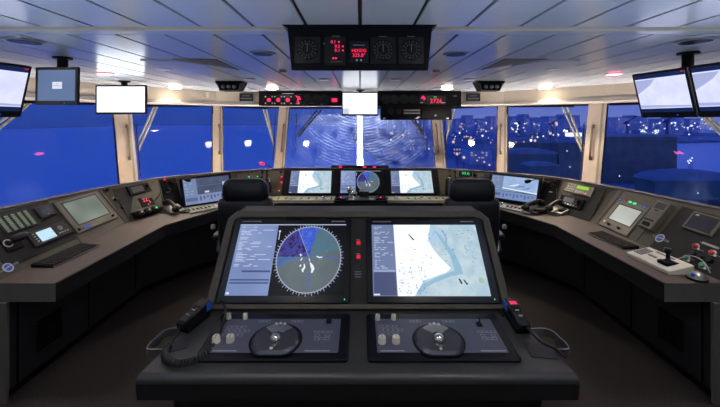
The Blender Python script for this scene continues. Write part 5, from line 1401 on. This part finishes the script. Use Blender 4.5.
def overhead(q, Y0, name, label, tilt=0.0, top=True):
    fr = facing(0, Y0, ZC, 0, tilt); B = [fr.pix(*p) for p in q]
    u0 = (B[0][0] + B[3][0]) / 2; u1 = (B[1][0] + B[2][0]) / 2; v0 = (B[2][1] + B[3][1]) / 2
    f2 = fr; r = thing(name, label, 'overhead console', f2)
    return r, f2, u0, u1, v0
# hanging centre instrument console
r, fr, u0, u1, v0 = overhead(((288, 26), (431, 26), (428, 70), (291.5, 70)), 1.80, 'overhead_console', 'black instrument console with dials and red digits hanging from the ceiling, centre top', -0.06)
m = MB().mat(M['matte'])
B = [fr.pix(*p) for p in ((287.5, 27), (432, 27), (428, 70), (291.5, 70))]
tp = -.001
fr_z = fr
prof_f = [(B[0][0], tp - .012), (B[1][0], tp - .012), (B[2][0], B[2][1]), (B[3][0], B[3][1])]
m.rings([[(x, y, 0) for x, y in prof_f], [(x * .96, y, z) for (x, y), z in zip(prof_f, (-.42, -.42, -.02, -.02))]]); m.build('housing', r)
e = [fr.pix(*p) for p in ((283, 24), (436.5, 24))]
MB().mat(M['bezel']).rings([[(e[0][0], tp, .02), (e[1][0], tp, .02), (e[1][0], tp, -.46), (e[0][0], tp, -.46)], [(prof_f[0][0], tp - .014, .004), (prof_f[1][0], tp - .014, .004), (prof_f[1][0], tp - .014, -.43), (prof_f[0][0], tp - .014, -.43)]]).build('mounting_flange', r)
def pu(px, py): return fr.pix(px, py)
for px, py, nd in ((307.5, 50, 90), (411, 50.5, 90)):
    u, v = pu(px, py); m = MB().mat(M['black']).rbox(u - .066, u + .066, v - .07, v + .07, .0005, .006, .006); dial(m, u, v, .048, .006, nd, 'dialmark', 14); m.build('rudder_dial', r)
u, v = pu(383, 50.5); m = MB().mat(M['black']).rbox(u - .066, u + .066, v - .07, v + .07, .0005, .006, .006); dial(m, u, v, .048, .006, 90, 'dialmark', 16); m.build('rate_dial', r)
u, v = pu(335, 51); m = MB().mat(M['black']).rbox(u - .055, u + .055, v - .075, v + .075, .0005, .006, .006)
m.mat(M['redled'])
for t, px, py, s_ in (('0.1\u25c4', 335, 42.3, .019), ('0.2\u25c4', 339, 46.7, .019), ('0.1\u25ba', 339, 50.7, .019), ('\u25cf\u25cf', 334.7, 58.5, .015)):
    uu, vv = pu(px, py); t2 = t.replace('\u25c4', '').replace('\u25ba', '').replace('\u25cf\u25cf', '')
    if t2: m.text(t2, uu - .008, vv, .0066, s_ * 1.25); m.poly([(uu + .014, vv), (uu + .024, vv + .006), (uu + .024, vv - .006)], .0066)
    else: m.disc(uu - .007, vv, .005, .0066, 12); m.disc(uu + .007, vv, .005, .0066, 12)
m.mat(M['dialmark']); uu, vv = pu(336, 36.5); m.rect(uu - .022, uu + .022, vv - .002, vv + .002, .0066); uu, vv = pu(336, 61.8)
for k in range(5): m.rect(uu - .03 + .012 * k, uu - .022 + .012 * k, vv - .003, vv + .003, .0066)
m.build('speed_log', r)
u, v = pu(359, 52.5); m = MB().mat(M['black']).rbox(u - .050, u + .050, v - .055, v + .06, .0005, .006, .006)
m.mat(M['redled']); uu, vv = pu(359, 51); m.text('HDG/G', uu, vv, .0066, .024); uu, vv = pu(359, 55.6); m.text('325.8\u00b0', uu, vv, .0066, .027)
m.mat(M['markwhite'])
for px in (356.8, 361): uu, vv = pu(px, 60.5); m.disc(uu, vv, .005, .0066, 10)
m.mat(M['markgrey']); uu, vv = pu(359, 45.5); m.rect(uu - .03, uu + .03, vv - .0025, vv + .0025, .0066)
m.build('heading_readout', r)
uu, vv = pu(324.5, 43.5); MB().mat(M['markgrey']).disc(uu, vv, .006, .0008, 10).build('button', r)
for px in (383, 411): uu, vv = pu(px, 36.5); MB().mat(M['markgrey']).rect(uu - .02, uu + .02, vv - .0018, vv + .0018, .0008).build('name_strip', r)

# forward overhead consoles over the front window
r, fr, u0, u1, v0 = overhead(((258, 91), (342, 91), (342, 105.5), (259.5, 105.5)), 5.84, 'overhead_console', 'long black console with three red-centred dials above the port half of the front window')
m = MB().mat(M['matte']).rings([[(u0, 0 - .002, 0), (u1, -.002, 0), (u1, v0, 0), (u0, v0, 0)], [(u0, -.002, -.27), (u1, -.002, -.27), (u1, v0, -.27), (u0, v0, -.27)]]); m.build('housing', r)
for px in (269, 278.3, 287.8):
    u, v = fr.pix(px, 100); m = MB(); dial(m, u, v, .085, .001, 90, 'dialmark_dim', 10); m.mat(M['redled']).disc(u, v, .034, .0075, 14); m.mat(M['markwhite'])
    for t in (50, 130, 230, 310): m.disc(u + .09 * math.cos(math.radians(t)), v + .075 * math.sin(math.radians(t)), .014, .0075, 8)
    m.build('gauge_dial', r)
u, v = fr.pix(298, 99.5); m = MB(); dial(m, u, v, .085, .001, 120, 'dialmark_dim', 10); m.mat(M['redled']).poly([(u - .05, v + .07), (u + .03, v + .05), (u + .05, v), (u + .0, v - .02), (u + .03, v - .06), (u - .02, v - .05), (u - .005, v + .02)], .0077); m.mat(M['markwhite']).poly([(u - .05, v - .07), (u + .02, v - .06), (u + .06, v - .03), (u + .01, v - .085)], .0076); m.build('wind_dial', r)
for px, nd in ((306.5, 45), (316, 90), (325, 0)):
    u, v = fr.pix(px, 100); m = MB(); dial(m, u, v, .080, .001, nd, 'dialmark_dim', 12); m.build('gauge_dial', r)
u, v = fr.pix(334.5, 100.2); m = MB().mat(M['black']).rbox(u - .07, u + .07, v - .06, v + .06, .001, .008, .01); m.mat(M['redled']).rbox(u - .045, u + .045, v - .03, v + .03, .008, .012, .012); m.build('red_readout', r)
u, v = fr.pix(288, 93.6); MB().mat(M['satin']).rect(u - .10, u + .10, v - .006, v + .006, .0008).build('name_strip', r)
r, fr, u0, u1, v0 = overhead(((378, 91), (462, 91), (460.5, 106.5), (378, 106.5)), 5.84, 'overhead_console', 'long black console with red digits above the starboard half of the front window')
m = MB().mat(M['matte']).rings([[(u0, -.002, 0), (u1, -.002, 0), (u1, v0, 0), (u0, v0, 0)], [(u0, -.002, -.27), (u1, -.002, -.27), (u1, v0, -.27), (u0, v0, -.27)]]); m.build('housing', r)
for px, nd in ((386, 60), (394, 90), (404, 20), (413, 135)):
    u, v = fr.pix(px, 99.5); m = MB(); dial(m, u, v, .075, .001, nd, 'dialmark_dim', 12); m.build('gauge_dial', r)
u, v = fr.pix(423, 99); m = MB().mat(M['black']).rbox(u - .06, u + .06, v - .08, v + .08, .001, .008, .01); m.mat(M['redled']); m.poly([(u - .04, v + .01), (u, v + .06), (u + .045, v + .01), (u + .01, v - .03), (u + .012, v + .01)], .0085); m.mat(M['markwhite']).rect(u - .05, u, v - .07, v - .055, .0085); m.build('wind_readout', r)
u, v = fr.pix(436.5, 100.5); m = MB().mat(M['black']).rbox(u - .16, u + .16, v - .075, v + .085, .001, .008, .01); m.mat(M['redled']).text('2726', u - .01, v - .012, .0085, .105); m.mat(M['markwhite']).rect(u + .09, u + .15, v - .05, v - .03, .0086); m.mat(M['greenled']).rect(u - .05, u, v + .055, v + .065, .0086); m.build('red_readout', r)
u, v = fr.pix(455, 96); MB().mat(M['satin']).rect(u - .03, u + .03, v - .01, v + .01, .0008).build('marking', r)
fr2 = facing(0, 5.80, ZC); B = [fr2.pix(*p) for p in ((381, 106.5), (452, 106.5), (452, 120), (381, 120))]
f3 = fr2.sub((B[0][0] + B[1][0]) / 2, (B[0][1] + B[3][1]) / 2); a = (B[1][0] - B[0][0]) / 2; b = (B[0][1] - B[3][1]) / 2
r = thing('radio_rack', 'black equipment rack with pale slot hanging under the starboard overhead console', 'equipment rack', f3)
MB().mat(M['matte']).box(-a, a, -b, b, -.22, 0, .006).build('housing', r)
m = MB()
for k in (-.72, -.50): dial(m, a * k, b * .25, .05, .001, 60, 'dialmark_dim', 10)
m.build('gauge_dial', r)
MB().mat(M['lightgrey']).box(-a * .36, a * .10, b * .30, b * .55, .0, .012, .003).build('slot_strip', r); MB().mat(M['lightgrey']).box(-a * .36, a * .10, -b * .1, b * .12, .0, .012, .003).build('slot_strip', r)
m = MB().mat(M['matte']).box(a * .14, a * .92, -b * .65, b * .6, 0, .014, .004); m.mat(M['markgrey']).box(a * .5, a * .56, -b * .45, -b * .2, .014, .018); m.build('recorder', r)
m = MB().mat(M['markwhite'])
for k in (-.92, .86): m.box(a * k - .015, a * k + .03, -b * .85, -b * .65, .0, .006)
m.poly([(-a * .06, -b * .8), (a * .06, -b * .45), (a * .1, -b * .5), (a * .02, -b * .85)], .0012); m.build('marking', r)

# ------------------------------------------------------------------ hanging monitors
def monitor(c, yaw, pitch, w, h, label, name='hanging_monitor', paint=None, bez=.018, bot=.03, pole=None):
    fr = facing(*c, yaw, pitch); r = thing(name, label, 'monitor', fr)
    a, b = w / 2, h / 2
    m = MB().mat(M['black']).rbox(-a, a, -b, b, -.012, .006, .008, .003, 3); m.box(-a * .7, a * .7, -b * .7, b * .7, -.05, -.012, .01); cas = m.build('casing', r)
    m = MB(); paint(m, -a + bez, a - bez, -b + bot, b - bez, .0065); m.build('screen', r)
    m = MB().mat(M['blueled']).disc(a * .38, -b + bot * .45, .004, .0068, 8); m.build('power_light', r)
    inv_ = fr.matrix().inverted()
    if pole:
        x, y, zb = pole; mb = MB().mat(M['matte'])
        p0 = inv_ @ V((x, y, ZC - .0015)); p1 = inv_ @ V((x, y, zb)); mb.tube([p0, p1], .035, 14); mb.tube([inv_ @ V((x, y, ZC - .0015)), inv_ @ V((x, y, ZC - .016))], .065, 18)
        q = inv_ @ V((x, y, zb + .03)); mb.tube([q, V((0, min(b * .7, q.y), -.045))], .02, 8); mb.build('ceiling_pole', r)
    return r
def p_grey(m, x0, x1, y0, y1, h):
    m.mat(scr(96, 118, 158)).rect(x0, x1, y0, y1, h); cx, cy = x0 + (x1 - x0) * .52, y0 + (y1 - y0) * .5; w = x1 - x0
    m.mat(scr(222, 228, 245)).rect(cx - w * .13, cx + w * .13, cy - w * .09, cy + w * .09, h + .0004); m.mat(scr(170, 176, 205)).rect(cx - w * .1, cx + w * .1, cy - w * .02, cy - w * .005, h + .0008); m.mat(scr(200, 150, 165)).rect(cx - w * .03, cx + w * .03, cy + w * .03, cy + w * .045, h + .0008)
def p_white(mm):
    def f(m, x0, x1, y0, y1, h):
        m.mat(mm).rect(x0, x1, y0, y1, h); m.mat(scr(190, 195, 215, 1.2)); rg = random.Random(6)
        for k in range(5): u, v = rg.uniform(x0 * .8, x1 * .8), rg.uniform(y0 * .8, y1 * .8); m.disc(u, v, .005, h + .0004, 8)
        m.rect(x0, x0 + (x1 - x0) * .18, y0, y0 + (y1 - y0) * .28, h + .0003) if mm is M['centrewhite'] else None
    return f
def p_sea(flip, inv_side):
    def f(m, x0, x1, y0, y1, h):
        w, t = x1 - x0, y1 - y0
        m.mat(emis_ramp('screen_chart_violet', [(.30, (190, 196, 236)), (.7, (214, 218, 250))], 6, 4, 1.25)).rect(x0, x1, y0, y1, h)
        m.mat(scr(20, 36, 80)).rect(x0, x1, y1 - t * .10, y1, h + .0004); m.rect(x0, x1, y0, y0 + t * .10, h + .0004)
        m.mat(scr(170, 180, 225)); a_ = (x0, x0 + w * .38) 
        m.poly([(x0, y1 - t * .13), (x0 + w * .42, y1 - t * .13), (x0 + w * .3, y1 - t * .28), (x0 + w * .12, y1 - t * .42), (x0, y1 - t * .5)], h + .0005)
        m.poly([(x0, y0 + t * .12), (x1, y0 + t * .12), (x1, y0 + t * .16), (x0, y0 + t * .2)], h + .0005)
        m.mat(scr(205, 40, 50)).rect(x1 - w * .07, x1 - w * .01, y1 - t * .03, y1 - t * .005, h + .0006)
    return f
monitor((-2.365, 2.655, 2.165), .037, -.02, .345, .295, 'small hanging monitor with grey-blue picture and one white box', paint=p_grey, bez=.022, bot=.032, pole=(-2.37, 2.71, 2.26))
monitor((-3.02, 4.30, 2.156), .0, .0, .645, .37, 'wide hanging screen glowing plain white before the port quarter window', 'hanging_screen', p_white(M['whitebright']), .022, .03, (-3.02, 4.36, 2.32))
monitor((0, 5.60, 2.164), 0, 0, .60, .39, 'bright white monitor hanging at the centre above the front window', 'hanging_screen', p_white(M['centrewhite']), .018, .03, (0, 5.66, 2.33))
monitor((2.357, 2.648, 2.10), 1.44, .255, .424, .371, 'hanging monitor with pale violet chart, right of the starboard mullion and fully in view', paint=p_sea(0, 1), bez=.018, bot=.045, pole=(2.43, 2.52, 2.26))
monitor((2.40, 2.205, 2.10), 1.44, .255, .424, .371, 'hanging monitor with pale violet chart, cut off by the starboard edge of view', paint=p_sea(0, 1), bez=.018, bot=.045, pole=(2.49, 2.15, 2.26))
monitor((-2.40, 2.205, 2.10), -1.44, .255, .424, .371, 'hanging monitor with plain pale violet picture at the port edge, beside the grey-blue one', paint=p_sea(0, -1), bez=.018, bot=.045, pole=(-2.49, 2.15, 2.26))

# ------------------------------------------------------------------ room downlights out of view, added fill lights, camera
for x, y, e in ((-2.72, 2.2, 46), (2.72, 2.2, 46), (-.6, 1.1, 17), (.6, 1.1, 17), (-1.9, -1.0, 18), (1.9, -1.0, 18)):
    fr = ceil(x, y); r = thing('ceiling_downlight', 'lit round ceiling downlight over the aft wheelhouse', 'downlight', fr, 'lit aft downlights')
    MB().mat(M['cream']).lathe(0, 0, [(.11, .0005), (.11, .006), (.085, .01)], 24).build('rim', r)
    MB().mat(M['lamp']).lathe(0, 0, [(.083, .0105), (.075, .013)], 24).build('diffuser', r)
    light('SPOT', (x, y, ZC - .03), e, (1.0, .93, .86), .10, (x, y, 0), 'aft_downlight_beam', 2.7)
# added fill lights hidden between consoles and windows, brightening the mullions and ceiling
for (x, y, L, ang, e) in ((0, 6.1, 2.2, 0, 26), (-1.95, 5.95, .9, .42, 18), (1.95, 5.95, .9, -.42, 18), (-2.85, 5.2, 1.0, .67, 22), (2.85, 5.2, 1.0, -.67, 22), (-3.55, 4.0, 1.6, .9, 24), (3.55, 4.0, 1.6, -.9, 24)):
    o = light('AREA', (x, y, .98), e, (1.0, .92, .84), L, None, 'window_fill_light', sy=.14); o.rotation_euler = (math.pi, 0, ang); o.data.spread = math.radians(135)
for sx in (-1, 1):  # added unseen fill pair that brightens the near ceiling
    o = light('AREA', (sx * 1.7, .35, 1.0), 36, (.70, .81, 1.0), 1.0, None, 'aft_fill_light', sy=.6); o.rotation_euler = (math.pi, 0, 0)

cam = bpy.data.cameras.new('camera'); co = bpy.data.objects.new('camera', cam); COL.objects.link(co)
co.location = CAM; co.rotation_euler = (math.pi / 2, 0, 0)
cam.sensor_fit = 'HORIZONTAL'; cam.sensor_width = 36.0; cam.lens = 36.0 * FPX / 720.0
cam.shift_y = -(203.5 - 120.0) / 720.0; cam.clip_end = 3000; cam.clip_start = .05
SC.camera = co
SC.view_settings.view_transform = 'Standard'; SC.view_settings.look = 'None'; SC.view_settings.gamma = 1.0; SC.view_settings.use_curve_mapping = False
SC.view_settings.exposure = 0.0
SC.cycles.use_denoising = True; SC.cycles.max_bounces = 8; SC.cycles.transparent_max_bounces = 12; SC.cycles.sample_clamp_indirect = 4.0
